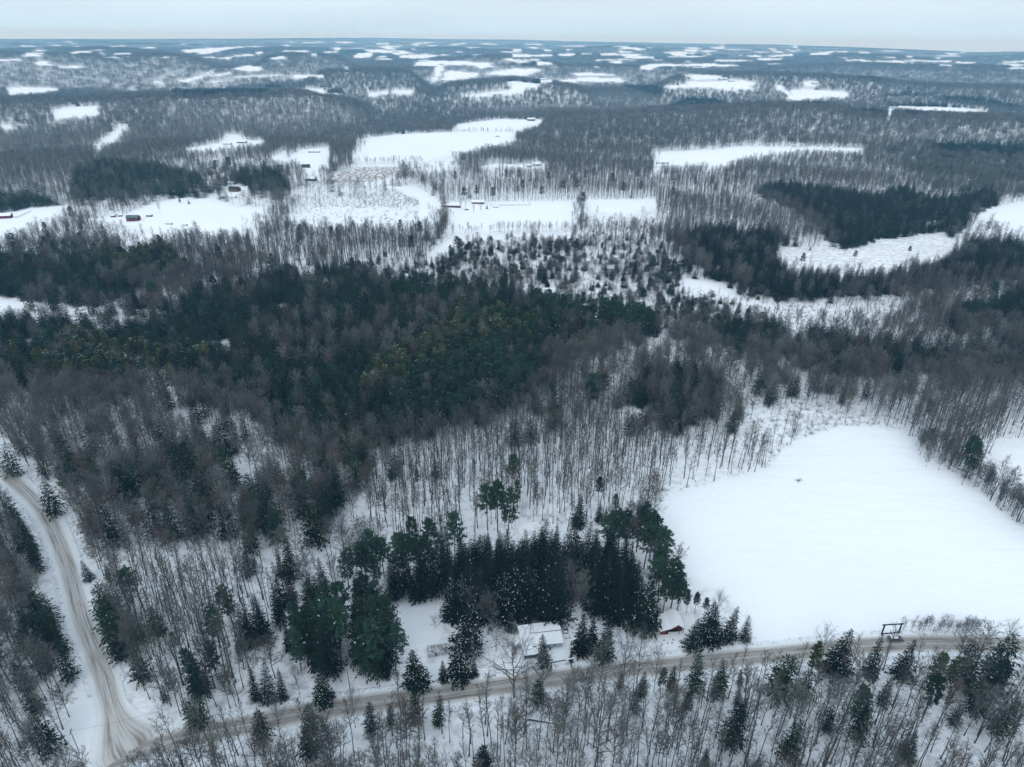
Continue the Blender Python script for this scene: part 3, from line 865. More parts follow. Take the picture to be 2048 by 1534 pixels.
# ------------------------------------------------------------------ roads
PX_A = [(120, 1560), (190, 1534), (261, 1507), (330, 1487), (391, 1470), (491, 1451), (582, 1431), (661, 1418), (765, 1404), (895, 1388), (1000, 1373),
        (1054, 1366), (1160, 1352), (1258, 1338), (1395, 1325), (1532, 1312), (1585, 1306), (1680, 1295), (1770, 1289), (1865, 1286), (2000, 1289), (2180, 1298)]
PX_B = [(-60, 890), (0, 937), (30, 965), (60, 992), (85, 1019), (105, 1052), (120, 1090), (136, 1134), (148, 1180), (164, 1238), (188, 1301), (209, 1356),
        (222, 1408), (238, 1460), (262, 1503)]


def spline(P, n):
    P = np.array(P, float)
    d = np.r_[0, np.cumsum(np.hypot(*np.diff(P, axis=0).T))]
    s = np.linspace(0, d[-1], n)
    X = np.interp(s, d, P[:, 0])
    Y = np.interp(s, d, P[:, 1])
    k = max(3, n // (2 * len(P))) | 1
    ker = np.hanning(k + 2)[1:-1]
    ker /= ker.sum()
    pad = k // 2
    X2 = np.convolve(np.pad(X, pad, 'reflect', reflect_type='odd'), ker, 'valid')
    Y2 = np.convolve(np.pad(Y, pad, 'reflect', reflect_type='odd'), ker, 'valid')
    return np.stack([X2, Y2], -1)


RA = spline([foot(*p)[:2] for p in PX_A], 260)
RB = spline([foot(*p)[:2] for p in PX_B], 220)


def ribbon(name, C, offs, m, lift=0.06, zfun=None, wid=None):
    t = np.gradient(C, axis=0)
    t /= np.linalg.norm(t, axis=1)[:, None]
    nrm = np.stack([t[:, 1], -t[:, 0]], -1)
    offs = np.asarray(offs, float)
    P = C[:, None, :] + (offs[None, :] * (wid[:, None] if wid is not None else 1))[..., None] * nrm[:, None, :]
    Z = G(P[..., 0], P[..., 1]) + lift
    if zfun is not None:
        Z = Z + zfun(offs)[None, :]
    V_ = np.concatenate([P, Z[..., None]], -1).reshape(-1, 3)
    n, k = len(C), len(offs)
    ii = np.arange(n * k).reshape(n, k)
    Q_ = np.stack([ii[:-1, :-1], ii[1:, :-1], ii[1:, 1:], ii[:-1, 1:]], -1).reshape(-1, 4)
    o = sheet(name, V_, Q_, m)
    s = np.r_[0, np.cumsum(np.linalg.norm(np.diff(C, axis=0), axis=1))]
    uvs = np.stack(np.broadcast_arrays(offs[None, :], s[:, None]), -1).reshape(-1, 2)
    ul = o.data.uv_layers.new(name='UVMap')
    ul.data.foreach_set('uv', uvs[Q_.reshape(-1)].astype(np.float32).reshape(-1))
    return o


o = ribbon('dirt_road', RA, np.linspace(-4.6, 4.6, 9), M_roadA, 0.10)
tag(o, 'brown dirt road with packed snow running past the long white roofed house', 'road', kind='structure')
_sb = np.r_[0, np.cumsum(np.linalg.norm(np.diff(RB, axis=0), axis=1))]
_w = 1 + 1.9 * np.clip((_sb - (_sb[-1] - 20)) / 17, 0, 1) ** 1.7
o = ribbon('gravel_road', RB, np.linspace(-4.1, 4.1, 9), M_roadB, 0.13, None, _w)
tag(o, 'rutted snowy gravel road curving down to the junction', 'road', kind='structure')
bf = lambda q: 0.38 * np.exp(-((q - q.mean()) / 0.45) ** 2)
jn = int(np.argmin(np.hypot(RA[:, 0] - RB[-1, 0], RA[:, 1] - RB[-1, 1])))
for nm, C, sd, lab in (('snow_bank', RA[jn + 14:], -5.0, 'ploughed snow bank along the house side of the dirt road'), ('snow_bank', RA, 5.0, 'ploughed snow bank along the lower side of the dirt road'),
                       ('snow_bank', RB[:-26], -4.6, 'ploughed snow bank on the wood side of the rutted gravel road'), ('snow_bank', RB[:-26], 4.6, 'ploughed snow bank on the outer side of the gravel road curve')):
    o = ribbon(nm, C, sd + np.linspace(-0.9, 0.9, 5), M_bank, 0.02, bf)
    tag(o, lab, 'snow bank', kind='structure')


def dist_poly(X, Y, C):
    out = np.full(len(X), 1e9)
    for i in range(0, len(C), 2):
        out = np.minimum(out, np.hypot(X - C[i, 0], Y - C[i, 1]))
    return out


roadm = np.zeros((MH, MW), np.uint8)
for C, hw, val in ((RA, 3.2, 1), (RB, 6.5, 2)):
    t = np.gradient(C, axis=0)
    t /= np.linalg.norm(t, axis=1)[:, None]
    nrm = np.stack([t[:, 1], -t[:, 0]], -1)
    A_, B_ = C + hw * nrm, C - hw * nrm
    pa = np.stack(project(np.c_[A_, G(A_[:, 0], A_[:, 1])]), -1)
    pb = np.stack(project(np.c_[B_, G(B_[:, 0], B_[:, 1])]), -1)
    for i in range(len(C) - 1):
        fill(roadm, [pa[i], pa[i + 1], pb[i + 1], pb[i]], val)
# ------------------------------------------------------------------ tree shapes (unit: metres, foot at the origin)
def twig_tris(P, Dn, L, W, r):
    """thin tapering twigs: P start, Dn unit direction, L length, W width"""
    n = len(P)
    q = r.normal(size=(n, 3))
    s = np.cross(Dn, q)
    s /= np.linalg.norm(s, axis=1)[:, None] + 1e-9
    T = np.stack([P - s * W[:, None] / 2, P + s * W[:, None] / 2, P + Dn * L[:, None]], 1)
    return T.reshape(-1, 3)


def unit(v):
    return v / (np.linalg.norm(v, axis=-1, keepdims=True) + 1e-9)


def bare_tree(seed, H, c0, cr, nprim, nsec, ntw, tw=0.045, fork=0, lean=0.6, sides=5, prim_sides=3):
    r = np.random.default_rng(seed)
    trunk, crown = MB(), MB()
    zz = np.linspace(0, 1, 8)
    bend = np.cumsum(r.normal(0, lean * 0.25, (8, 2)), axis=0) * np.linspace(0, 1, 8)[:, None]
    ax = np.c_[bend, zz * H * 0.97]
    rad = H * 0.0068 * (1 - zz * 0.86) + 0.015
    rad[0] *= 1.35
    trunk.tube(ax, rad, sides)
    axis = lambda u: np.array([np.interp(u, zz, ax[:, k]) for k in range(3)])
    TP, TD, TL, TW = [], [], [], []
    g = r.random() * 6.28
    for i in range(nprim):
        u = c0 + (0.97 - c0) * ((i + r.random() * 0.7) / nprim)
        g += 2.4 + r.normal(0, 0.3)
        p = axis(u)
        v = (u - c0) / (1 - c0)
        shape = math.sin(math.pi * min(1.0, 0.22 + 0.78 * v)) ** 0.7 if v < 0.95 else 0.35
        L = cr * (0.55 + 0.75 * shape) * r.uniform(0.75, 1.2)
        el = math.radians(r.uniform(28, 50) + 25 * v)
        d = np.array([math.cos(g) * math.cos(el), math.sin(g) * math.cos(el), math.sin(el)])
        pts = [p]
        dd = d.copy()
        for k in range(3):
            dd = unit(dd + r.normal(0, 0.14, 3) + np.array([0, 0, 0.13]))
            pts.append(pts[-1] + dd * L / 3)
        pts = np.array(pts)
        rb = 0.0095 * H * (1 - 0.8 * u) * 0.75 + 0.01
        trunk.tube(pts, np.linspace(rb, 0.014, 4), prim_sides, cap=False)
        for j in range(nsec):
            w = (j + 1 + r.random() * 0.5) / (nsec + 0.6)
            q = np.array([np.interp(min(w, 1) * 3, range(4), pts[:, k]) for k in range(3)])
            sd = unit(unit(pts[-1] - pts[0]) + r.normal(0, 0.62, 3) + np.array([0, 0, 0.25]))
            SL = L * r.uniform(0.28, 0.5) * (1.15 - 0.45 * w)
            TP.append(q[None]); TD.append(sd[None]); TL.append([SL]); TW.append([tw * 1.5])
            ks = r.uniform(0.3, 1.0, ntw) ** 0.8
            PP = q + sd * SL * ks[:, None]
            TP.append(PP)
            TD.append(unit(sd + r.normal(0, 0.75, (ntw, 3)) + np.array([0, 0, 0.2])))
            TL.append(SL * r.uniform(0.35, 0.75, ntw))
            TW.append(np.full(ntw, tw))
    crown.tris(twig_tris(np.concatenate(TP), np.concatenate(TD), np.concatenate(TL), np.concatenate(TW), r))
    return trunk, crown


def leafy(P, D, L, W, r, droop=0.3, flat=0.6):
    """needle sprays: kite-like blades lying along D, roughly level"""
    n = len(P)
    up = np.array([0, 0, 1.0]) + r.normal(0, flat, (n, 3))
    s = unit(np.cross(D, up))
    mid = P + D * (L * 0.45)[:, None]
    tip = P + D * L[:, None] - np.array([0, 0, 1.0]) * (L * droop)[:, None]
    a = mid + s * (W / 2)[:, None]
    b = mid - s * (W / 2)[:, None]
    T1 = np.stack([P, a, tip], 1)
    T2 = np.stack([P, tip, b], 1)
    return T1.reshape(-1, 3), T2.reshape(-1, 3)


def conifer(seed, H, Rr, step=0.62, nb=8, nleaf=6, blade=0.85, c0=0.05, snow=0.05, droop=0.35, irr=0.15, power=0.85, tipz=1.0, sides=5, topround=0.0):
    """spruce / hemlock: whorls of drooping branches; slot 0 needles, slot 1 snow lying on the branches"""
    r = np.random.default_rng(seed)
    trunk, crown = MB(), MB()
    zz = np.linspace(0, 1, 4)
    trunk.tube(np.c_[np.cumsum(r.normal(0, 0.06, (4, 2)), 0), zz * H * 0.98], H * 0.011 * (1 - 0.93 * zz) + 0.012, sides)
    AP, AD, AL, AW, SN = [], [], [], [], []
    n = int(H * (1 - c0) / step)
    for i in range(n):
        u = c0 + (1 - c0) * (i + 0.3) / n
        z = u * H
        prof = (1 - u) / (1 - c0)
        prof = prof ** power
        if topround:
            prof = prof * (1 - topround) + topround * math.sin(math.pi * min(1, (1 - u) * 0.9 + 0.08)) ** 0.8
        R_ = Rr * prof + 0.12
        m = max(4, int(round(nb * (0.45 + 0.55 * prof))))
        g0 = r.random() * 6.28
        for k in range(m):
            g = g0 + 6.283 * k / m + r.normal(0, 0.18)
            L = R_ * r.uniform(1 - irr * 1.6, 1 + irr)
            if r.random() < irr * 0.35:
                continue
            el = math.radians(r.uniform(-22, -2) + 28 * u)
            d = np.array([math.cos(g) * math.cos(el), math.sin(g) * math.cos(el), math.sin(el)])
            p0 = np.array([0, 0, z + r.normal(0, step * 0.3)])
            nl = max(3, int(nleaf * (0.35 + 0.65 * prof)))
            w = np.linspace(0.18, 0.92, nl) + r.normal(0, 0.04, nl)
            P = p0 + d * (L * w)[:, None]
            P[:, 2] -= 0.10 * (w ** 2) * L * droop * 2
            side = np.array([-math.sin(g), math.cos(g), 0])
            sg = np.where(np.arange(nl) % 2 == 0, 1, -1)
            D = unit(d[None] * 0.9 + side[None] * (sg * r.uniform(0.25, 0.9, nl))[:, None] + r.normal(0, 0.12, (nl, 3)))
            D[-1] = unit(d + r.normal(0, 0.08, 3))
            Ls = blade * r.uniform(0.7, 1.25, nl) * (0.55 + 0.45 * prof) * (0.75 + 0.25 * R_ / Rr)
            AP.append(P); AD.append(D); AL.append(Ls); AW.append(Ls * r.uniform(0.42, 0.62, nl))
            SN.append(r.random(nl) < snow)
    AP, AD, AL, AW, SN = map(np.concatenate, (AP, AD, AL, AW, SN))
    t1, t2 = leafy(AP, AD, AL, AW, r, droop)
    crown.tris(t1).tris(t2)
    if SN.any():
        k = SN
        t1, t2 = leafy(AP[k] + [0, 0, 0.10], AD[k], AL[k] * 0.6, AW[k] * 0.62, r, droop * 0.8, 0.25)
        crown.tris(t1, 1).tris(t2, 1)
    return trunk, crown


def pine(seed, H, Rr, c0=0.38, nwh=9, nb=6, tufts=5, blades=9, bl=0.75, snow=0.03, sides=5):
    """white pine: bare lower trunk, level limbs that carry round tufts"""
    r = np.random.default_rng(seed)
    trunk, crown = MB(), MB()
    zz = np.linspace(0, 1, 6)
    ax = np.c_[np.cumsum(r.normal(0, 0.12, (6, 2)), 0), zz * H * 0.97]
    trunk.tube(ax, H * 0.010 * (1 - 0.88 * zz) + 0.02, sides)
    P_, D_, L_, W_, S_ = [], [], [], [], []
    for i in range(nwh):
        u = c0 + (0.98 - c0) * (i + r.random() * 0.5) / nwh
        v = (u - c0) / (1 - c0)
        R_ = Rr * (math.sin(math.pi * (0.22 + 0.75 * v)) ** 0.6) * (1.05 - 0.35 * v)
        c = np.array([np.interp(u, zz, ax[:, k]) for k in range(3)])
        g0 = r.random() * 6.28
        for k in range(nb):
            g = g0 + 6.283 * k / nb + r.normal(0, 0.25)
            L = R_ * r.uniform(0.6, 1.15)
            el = math.radians(r.uniform(2, 22) + 26 * v)
            d = np.array([math.cos(g) * math.cos(el), math.sin(g) * math.cos(el), math.sin(el)])
            e = c + d * L
            trunk.tube([c, c + d * L * 0.5 - [0, 0, 0.06 * L], e], [0.05, 0.035, 0.015], 3, cap=False)
            for t in range(tufts):
                w = 1.0 - 0.62 * t / max(1, tufts - 1) * r.uniform(0.8, 1.1)
                q = c + d * L * w + r.normal(0, 0.24, 3) * (1.6 - w) + np.array([0, 0, 0.1])
                dd = unit(r.normal(0, 1, (blades, 3)) + d * 0.5 + np.array([0, 0, 0.45]))
                P_.append(np.repeat(q[None], blades, 0)); D_.append(dd)
                ls = bl * r.uniform(0.7, 1.3, blades)
                L_.append(ls); W_.append(ls * 0.42)
                S_.append(np.full(blades, r.random() < snow))
    P_, D_, L_, W_, S_ = map(np.concatenate, (P_, D_, L_, W_, S_))
    t1, t2 = leafy(P_, D_, L_, W_, r, 0.1, 1.0)
    crown.tris(t1).tris(t2)
    if S_.any():
        t1, t2 = leafy(P_[S_] + [0, 0, 0.22], D_[S_] * [1, 1, 0.3], L_[S_] * 0.7, W_[S_] * 0.8, r, 0.0, 0.25)
        crown.tris(t1, 1).tris(t2, 1)
    return trunk, crown


def shrub(seed, H, n=9, tw=0.035):
    r = np.random.default_rng(seed)
    b = MB()
    P, D, L, W = [], [], [], []
    for i in range(n):
        g, el = r.random() * 6.28, math.radians(r.uniform(35, 80))
        d = np.array([math.cos(g) * math.cos(el), math.sin(g) * math.cos(el), math.sin(el)])
        l = H * r.uniform(0.6, 1.05)
        p = r.normal(0, 0.25 * H * 0.3, 3) * [1, 1, 0]
        P.append(p[None]); D.append(d[None]); L.append([l]); W.append([tw * 1.7])
        k = 9
        w = r.uniform(0.25, 0.95, k)
        P.append(p + d * l * w[:, None]); D.append(unit(d + r.normal(0, 0.6, (k, 3)))); L.append(l * r.uniform(0.2, 0.45, k)); W.append(np.full(k, tw))
    b.tris(twig_tris(np.concatenate(P), np.concatenate(D), np.concatenate(L), np.concatenate(W), r))
    return b


PROTO = {}


def reg(kind, pair, mats_t, mats_c, H, R):
    t, c = pair
    k = len(PROTO.setdefault(kind, []))
    PROTO[kind].append({'trunk': t.mesh(kind + '_trunk', mats_t), 'crown': c.mesh(kind + '_crown', mats_c), 'H': H, 'R': R, 'tb': t, 'cb': c, 'mt': mats_t, 'mc': mats_c})


NEEDLE = {'hem': M_hem, 'spr': M_spr, 'pin': M_pin, 'olv': M_olv}
for k in range(6):
    reg('slim', bare_tree(100 + k, 22, [.52, .6, .45, .56, .64, .5][k], [2.2, 1.9, 2.5, 2.0, 1.7, 2.8][k], 15, 5, 8, 0.052, lean=0.9), M_bark, M_twig if k % 2 else M_twig2, 22, 2.5)
for k in range(6):
    reg('full', bare_tree(200 + k, 20, [.34, .38, .30, .40, .36, .32][k], [4.3, 3.9, 4.8, 4.0, 4.5, 5.0][k], 22, 7, 13, 0.056, lean=0.7), M_bark, [M_twig, M_twig2, M_twig, M_twigr, M_twig2, M_twig2][k], 20, 4)
for k in range(3):
    reg('wide', bare_tree(300 + k, 18, [.20, .26, .24][k], [6.0, 5.4, 6.6][k], 20, 8, 9, 0.042, lean=0.8), M_bark, M_twig2 if k != 1 else M_twig, 18, 7)
for k in range(2):
    reg('small', bare_tree(340 + k, 5, .16, 1.7, 11, 5, 7, 0.030, lean=0.4), M_bark, [M_twig, M_twigr][k], 5, 2)
for k in range(5):
    reg('hem', conifer(400 + k, 18, [3.9, 4.4, 3.6, 4.8, 4.0][k], 0.60, 10, 8, 1.0, 0.10, [.003, .008, .004, .003, .008][k], .30, .28, [.80, .70, .9, .75, .85][k], topround=0.25), M_bark, [M_hem, M_snow], 18, 4.2)
for k in range(6):
    reg('spr', conifer(500 + k, 21, [3.2, 3.8, 2.8, 4.1, 3.3, 3.6][k], 0.52, 10, 8, .84, [.04, .12, .2, .05, .1, .03][k], [.004, .012, .006, .003, .02, .005][k], [.34, .3, .38, .42, .3, .36][k], [.14, .28, .2, .3, .24, .34][k], [.82, .7, .9, .78, .66, .74][k]), M_bark, [M_spr, M_snow], 21, 3.4)
for k in range(3):
    reg('sprs', conifer(540 + k, 21, [3.9, 4.4, 3.6][k], 0.55, 10, 9, .88, 0.03, [.08, .11, .14][k], .36, .18, .80), M_bark, [M_spr, M_snow], 21, 4)
for k in range(4):
    reg('pin', pine(600 + k, 21, [3.8, 4.3, 3.5, 4.0][k], [.36, .45, .30, .52][k]), M_bark, [M_pin, M_snow], 21, 4)
for k in range(3):
    reg('olv', pine(640 + k, 20, [3.4, 3.8, 3.2][k], .26, 10, 6, 5, 9, .8), M_bark, [M_olv, M_snow], 20, 3.6)

# ------------------------------------------------------------------ individual trees traced one by one
T = []   # (kind, foot xyz, height, width factor, label or None)


def put(kind, tx, ty, by, wf=1.0, label=None):
    if by > 1340 and kind == 'hem':
        wf *= .82
    p, h = tree_at(tx, ty, by)
    T.append([kind, p, h, wf, label])


NAMED = [
    ('sprs', 638, 1342, 1405, 1.5, 'snow dusted spruce standing alone at the road edge below the pine plantation'),
    ('hem', 512, 1415, 1483, 1.2, 'dark conifer on the lower side of the dirt road nearest the junction'),
    ('hem', 615, 1410, 1462, 1.25, 'brownish conifer below the road under the lone snow dusted spruce'),
    ('hem', 735, 1403, 1468, 1.0, 'dark rounded conifer below the road between a wide bare tree and a small conifer'),
    ('hem', 777, 1408, 1455, 1.0, 'small conifer below the road beside a rounded darker one'),
    ('hem', 827, 1383, 1445, 1.1, 'pointed dark conifer below the road facing the broad yard spruce'),
    ('hem', 872, 1395, 1452, 1.1, 'shaggy brown conifer below the road just right of a pointed dark one'),
    ('spr', 497, 1328, 1400, .8, 'narrow dark spruce, first of the roadside trio left of the pine plantation'),
    ('sprs', 520, 1320, 1402, .85, 'tallest snowy spruce in the middle of the roadside trio'),
    ('sprs', 552, 1335, 1400, .8, 'snow flecked spruce, last of the roadside trio left of the pines'),
    ('pin', 416, 1280, 1358, .9, 'dark pine among bare trees up the slope from the junction'),
    ('hem', 383, 1388, 1452, 1.1, 'dark conifer on the inside corner of the road junction'),
    ('hem', 372, 1396, 1455, 1.0, 'lower conifer pressed against another on the junction corner'),
    ('hem', 320, 1370, 1405, 1.0, 'small brown conifer right of the gravel road near the junction'),
    ('pin', 372, 1300, 1378, .8, 'tall trunked pine with a small green crown left of the dark pine'),
    ('pin', 341, 1262, 1310, .7, 'thin ragged young pine among bare trunks above the junction'),
    ('sprs', 828, 1295, 1372, 1.5, 'broad bushy spruce beside the road in front of the fenced garden'),
    ('sprs', 914, 1273, 1358, 1.35, 'broad green spruce by the road right of the fenced garden'),
    ('sprs', 930, 1189, 1300, 1.2, 'tallest spruce in the yard with long snow laden lower boughs'),
    ('sprs', 947, 1316, 1352, 1.2, 'young spruce tucked at the foot of the broad green roadside spruce'),
    ('sprs', 885, 1322, 1361, 1.2, 'small spruce between the fenced garden and the broad green spruce'),
    ('sprs', 1022, 1220, 1261, 1.1, 'little snow covered spruce standing alone behind the white roofed house'),
    ('spr', 1090, 1264, 1336, .95, 'dark spruce rising in front of the white roofed house'),
    ('spr', 1167, 1229, 1306, 1.3, 'dark spruce nearest the house in the row of spruces by its gable'),
    ('spr', 1189, 1232, 1310, 1.15, 'middle spruce of the row beside the house gable'),
    ('spr', 1214, 1235, 1316, 1.3, 'spruce of the gable row farthest from the house'),
    ('spr', 1143, 1303, 1326, 1.3, 'low young spruce at the end of the timber beam gateway'),
    ('sprs', 1304, 1139, 1256, 1.25, 'huge dark spruce flecked with snow right beside the red barn'),
    ('sprs', 1286, 1158, 1248, 1.2, 'second huge spruce behind the one touching the red barn'),
    ('sprs', 1424, 1207, 1284, 1.5, 'bushy dark spruce just right of the red barn'),
    ('sprs', 1395, 1235, 1296, 1.3, 'low snowy spruce in front of the bushy one by the red barn'),
    ('sprs', 1440, 1215, 1284, 1.3, 'green spruce in the clump between the red barn and the field'),
    ('sprs', 1469, 1208, 1280, 1.1, 'pointed spruce at the field side of the clump by the red barn'),
    ('sprs', 1499, 1233, 1280, 1.1, 'solitary spruce at the field corner beside the road'),
    ('pin', 1381, 1179, 1225, .75, 'slender pine behind the red barn, first of the thin row'),
    ('pin', 1397, 1182, 1228, .75, 'slender pine behind the red barn, second of the thin row'),
    ('pin', 1414, 1196, 1236, .8, 'short pine behind the red barn at the end of the thin row'),
    ('spr', 1160, 986, 1052, 1.3, 'tall dark spruce alone on the snow behind the spruce plantation'),
    ('spr', 1201, 1002, 1046, 1.2, 'dark spruce right of the tall one behind the plantation'),
    ('spr', 1214, 1010, 1048, 1.0, 'small spruce leaning on a darker one behind the plantation'),
    ('pin', 1200, 954, 1012, .8, 'pine with a tufted double crown above the dark spruces'),
    ('pin', 1236, 985, 1028, .95, 'round crowned pine near the upper corner of the big field'),
    ('pin', 975, 968, 1062, .9, 'pine with long bare trunk left in the group of pines in the clearing'),
    ('pin', 995, 965, 1066, 1.0, 'tallest bluish pine in the group in the clearing'),
    ('pin', 1016, 972, 1068, 1.0, 'full pine right in the group in the clearing'),
    ('pin', 1036, 960, 1020, .8, 'pine set slightly apart behind the group in the clearing'),
    ('pin', 780, 938, 985, .8, 'dark tufted pine standing above pale bare trunks'),
    ('pin', 832, 938, 985, .7, 'thin green pine above pale bare trunks right of a darker one'),
    ('pin', 828, 1032, 1128, .95, 'bluish pine with full crown behind the pine plantation'),
    ('pin', 862, 1040, 1130, 1.0, 'round bluish pine right of another behind the plantation'),
    ('pin', 907, 1030, 1130, 1.0, 'tall bluish pine in front of the clearing pines'),
    ('spr', 574, 1073, 1160, 1.1, 'dark spruce spire on the upper edge of the small clearing'),
    ('spr', 554, 1094, 1152, 1.0, 'lower dark spruce left of the spire at the small clearing'),
    ('sprs', 636, 1114, 1182, 1.1, 'snowy spruce alone at the head of the gap between plantations'),
    ('pin', 506, 1118, 1152, .8, 'small yellow green pine on the snowy slope of thin trunks'),
    ('sprs', 164, 1118, 1160, 1.1, 'dark conifer beside the gravel road at its straight stretch'),
    ('hem', 208, 1128, 1160, 1.0, 'little dark conifer in the bare wood right of the gravel road'),
    ('hem', 193, 1165, 1228, 1.3, 'green conifer overhanging the gravel road, highest of a close file'),
    ('hem', 205, 1192, 1262, 1.4, 'bright green conifer in the middle of the file by the gravel road'),
    ('hem', 216, 1222, 1300, 1.4, 'dark conifer ending the file beside the gravel road'),
    ('hem', 222, 1255, 1322, 1.1, 'small dark conifer under the file beside the gravel road'),
    ('hem', 1597, 1430, 1520, 1.0, 'dark snow flecked hemlock in the lower wood, leaning with the slope'),
    ('hem', 1481, 1405, 1494, 1.25, 'large dark hemlock in the lower wood with a ragged top'),
    ('hem', 1490, 1395, 1440, 1.1, 'ragged hemlock touching the large dark one in the lower wood'),
    ('hem', 1417, 1498, 1532, 1.2, 'small shrubby hemlock at the lower edge below a leaning bare tree'),
    ('hem', 1670, 1408, 1466, 1.2, 'dark hemlock in the lower wood under brown crowns'),
    ('hem', 1743, 1398, 1482, 1.0, 'brownish hemlock in the lower wood between leaning trunks'),
    ('sprs', 1834, 1460, 1518, 1.2, 'isolated dark spruce with spreading base near the lower corner'),
    ('hem', 1924, 1406, 1450, 1.2, 'small grey green hemlock in the lower wood by a long log'),
    ('hem', 1980, 1362, 1430, 1.3, 'olive hemlock below two larger ones at the right edge'),
    ('hem', 2007, 1315, 1395, 1.4, 'large dark hemlock of the pair at the right edge'),
    ('hem', 1968, 1286, 1380, 1.3, 'large hemlock with bare trunk beside the road end'),
    ('hem', 2031, 1264, 1352, 1.4, 'tall olive conifer above the road at the right edge'),
    ('sprs', 1696, 1258, 1345, 1.5, 'tall full conifer below the road left of the timber gate'),
    ('olv', 1641, 1283, 1350, .9, 'light green pine below the road with thin crown'),
    ('hem', 1690, 1300, 1346, 1.0, 'yellowish green conifer in front of the tall full one'),
    ('spr', 1770, 1263, 1352, .9, 'greyish leaning conifer in front of the parked car'),
    ('spr', 1828, 1277, 1352, 1.3, 'wide boughed conifer below the road right of the parked car'),
    ('olv', 1885, 1303, 1375, .9, 'olive tufted pine below the road with long leaning trunk'),
    ('olv', 1914, 1312, 1380, .8, 'smaller olive pine joined to another below the road'),
    ('hem', 1577, 1303, 1392, 1.4, 'big dark conifer hugging the lower side of the road'),
    ('hem', 1620, 1335, 1395, 1.2, 'brown dusted conifer right of the big roadside one'),
    ('hem', 1403, 1307, 1385, 1.1, 'tall green conifer below the road opposite the red barn clump'),
    ('hem', 1349, 1332, 1382, 1.1, 'green conifer with split top below the road'),
    ('olv', 1327, 1337, 1380, .9, 'small olive pine left of the split topped conifer'),
    ('hem', 1454, 1320, 1388, 1.1, 'bright green conifer below the road among thin trunks'),
    ('hem', 1440, 1345, 1400, 1.0, 'lower green conifer leaning on the bright one'),
    ('hem', 1244, 1341, 1382, .9, 'small conifer below the road beneath twin bare trees'),
    ('hem', 1288, 1341, 1396, 1.0, 'thin green conifer below the road beside a dark bare trunk'),
    ('hem', 1276, 1384, 1426, 1.1, 'grey green conifer lower down among saplings'),
    ('hem', 1486, 1340, 1372, 1.0, 'small pale conifer below the road before the big roadside one'),
    ('hem', 1481, 1376, 1412, .9, 'thin green young conifer above the large dark hemlock'),
    ('hem', 1517, 1520, 1562, 1.2, 'hemlock cut by the lower edge of the view'),
    ('hem', 1780, 1354, 1412, 1.0, 'grey conifer with reddish side in the lower wood'),
    ('hem', 1380, 1372, 1420, 1.0, 'dim green conifer in the thicket below the road'),
    ('pin', 1607, 505, 536, 1.0, 'lone pine at the near tip of the marshy clearing'),
    ('pin', 1714, 500, 523, 1.1, 'lone dark pine in the middle of the marshy clearing'),
    ('pin', 1822, 492, 512, 1.1, 'lone pine on the farther side of the marshy clearing'),
    ('small', 1692, 497, 508, 1.6, 'rounded grey bush beside the lone pine in the marshy clearing'),
    ('spr', 1623, 486, 501, .9, 'small dark spruce at the edge of the marshy clearing'),
    ('spr', 357, 391, 406, 1.4, 'dark conifer left of two beside the pasture lane'),
    ('spr', 376, 397, 408, 1.4, 'smaller conifer right of two beside the pasture lane'),
    ('wide', 316, 404, 426, .8, 'lone bare tree in the snow pasture above the green roofed barn'),
    ('small', 857, 406, 416, 1.2, 'bare orchard tree in the snow lane, upper of three'),
    ('small', 858, 412, 423, 1.2, 'bare orchard tree in the snow lane, lower of three'),
    ('small', 865, 412, 422, 1.2, 'bare orchard tree in the snow lane, widest of three'),
    ('wide', 921, 398, 422, .6, 'tall bare tree between the dark low barns'),
    ('wide', 947, 410, 430, .6, 'bare tree leaning left on the square pasture'),
    ('wide', 962, 406, 429, .5, 'upright bare tree on the square pasture beside a leaning one'),
    ('wide', 930, 404, 421, .5, 'small bare tree beside the dark low barns'),
    ('spr', 974, 408, 418, 1.6, 'round dark evergreen on the square pasture'),
    ('small', 906, 423, 432, 1.1, 'tiny bare fruit tree at the pasture corner'),
    ('hem', 1023, 460, 475, 1.3, 'dark evergreen at the near edge of the square pasture'),
    ('spr', 1187, 454, 466, 1.2, 'small pointed evergreen below the hedgerow end, left of two'),
    ('spr', 1208, 453, 468, 1.2, 'small pointed evergreen below the hedgerow end, right of two'),
    ('hem', 485, 466, 480, 1.0, 'dark tree tuft at the near edge of the long pasture'),
    ('pin', 160, 441, 458, .8, 'thin evergreen left of a dark farmyard fence'),
    ('spr', 200, 440, 455, 1.2, 'evergreen at the right end of the dark farmyard fence'),
    ('wide', 1147, 1144, 1230, 1.15, 'huge round crowned bare tree behind the white roofed house'),
    ('wide', 1030, 1276, 1396, 1.3, 'great spreading bare tree between the house and the road'),
    ('wide', 1090, 1300, 1390, .8, 'upright bare tree at the roadside in front of the house'),
    ('wide', 992, 1254, 1302, 1.3, 'low spreading bare tree left of the house'),
    ('small', 1008, 1260, 1276, 1.3, 'reddish brown bush beside the low spreading tree'),
    ('small', 869, 1234, 1256, 1.3, 'small bare fruit tree alone in the snowy garden'),
    ('wide', 1258, 1272, 1374, .75, 'bare tree at the roadside, left of two facing the driveway clearing'),
    ('wide', 1285, 1274, 1366, .85, 'bare tree at the roadside, right of two facing the driveway clearing'),
    ('wide', 1320, 1300, 1384, .7, 'pale bare tree below the red barn at the roadside'),
    ('wide', 1207, 1282, 1378, 1.0, 'wide bare tree at the roadside in front of the gable spruces'),
    ('wide', 1440, 1186, 1232, .9, 'bare round crowned tree at the field edge behind the spruce clump'),
    ('wide', 700, 1382, 1456, .75, 'bare tree with forked crown below the road near small conifers'),
    ('wide', 546, 1406, 1474, .9, 'pale fan shaped bare tree below the road beside a dark conifer'),
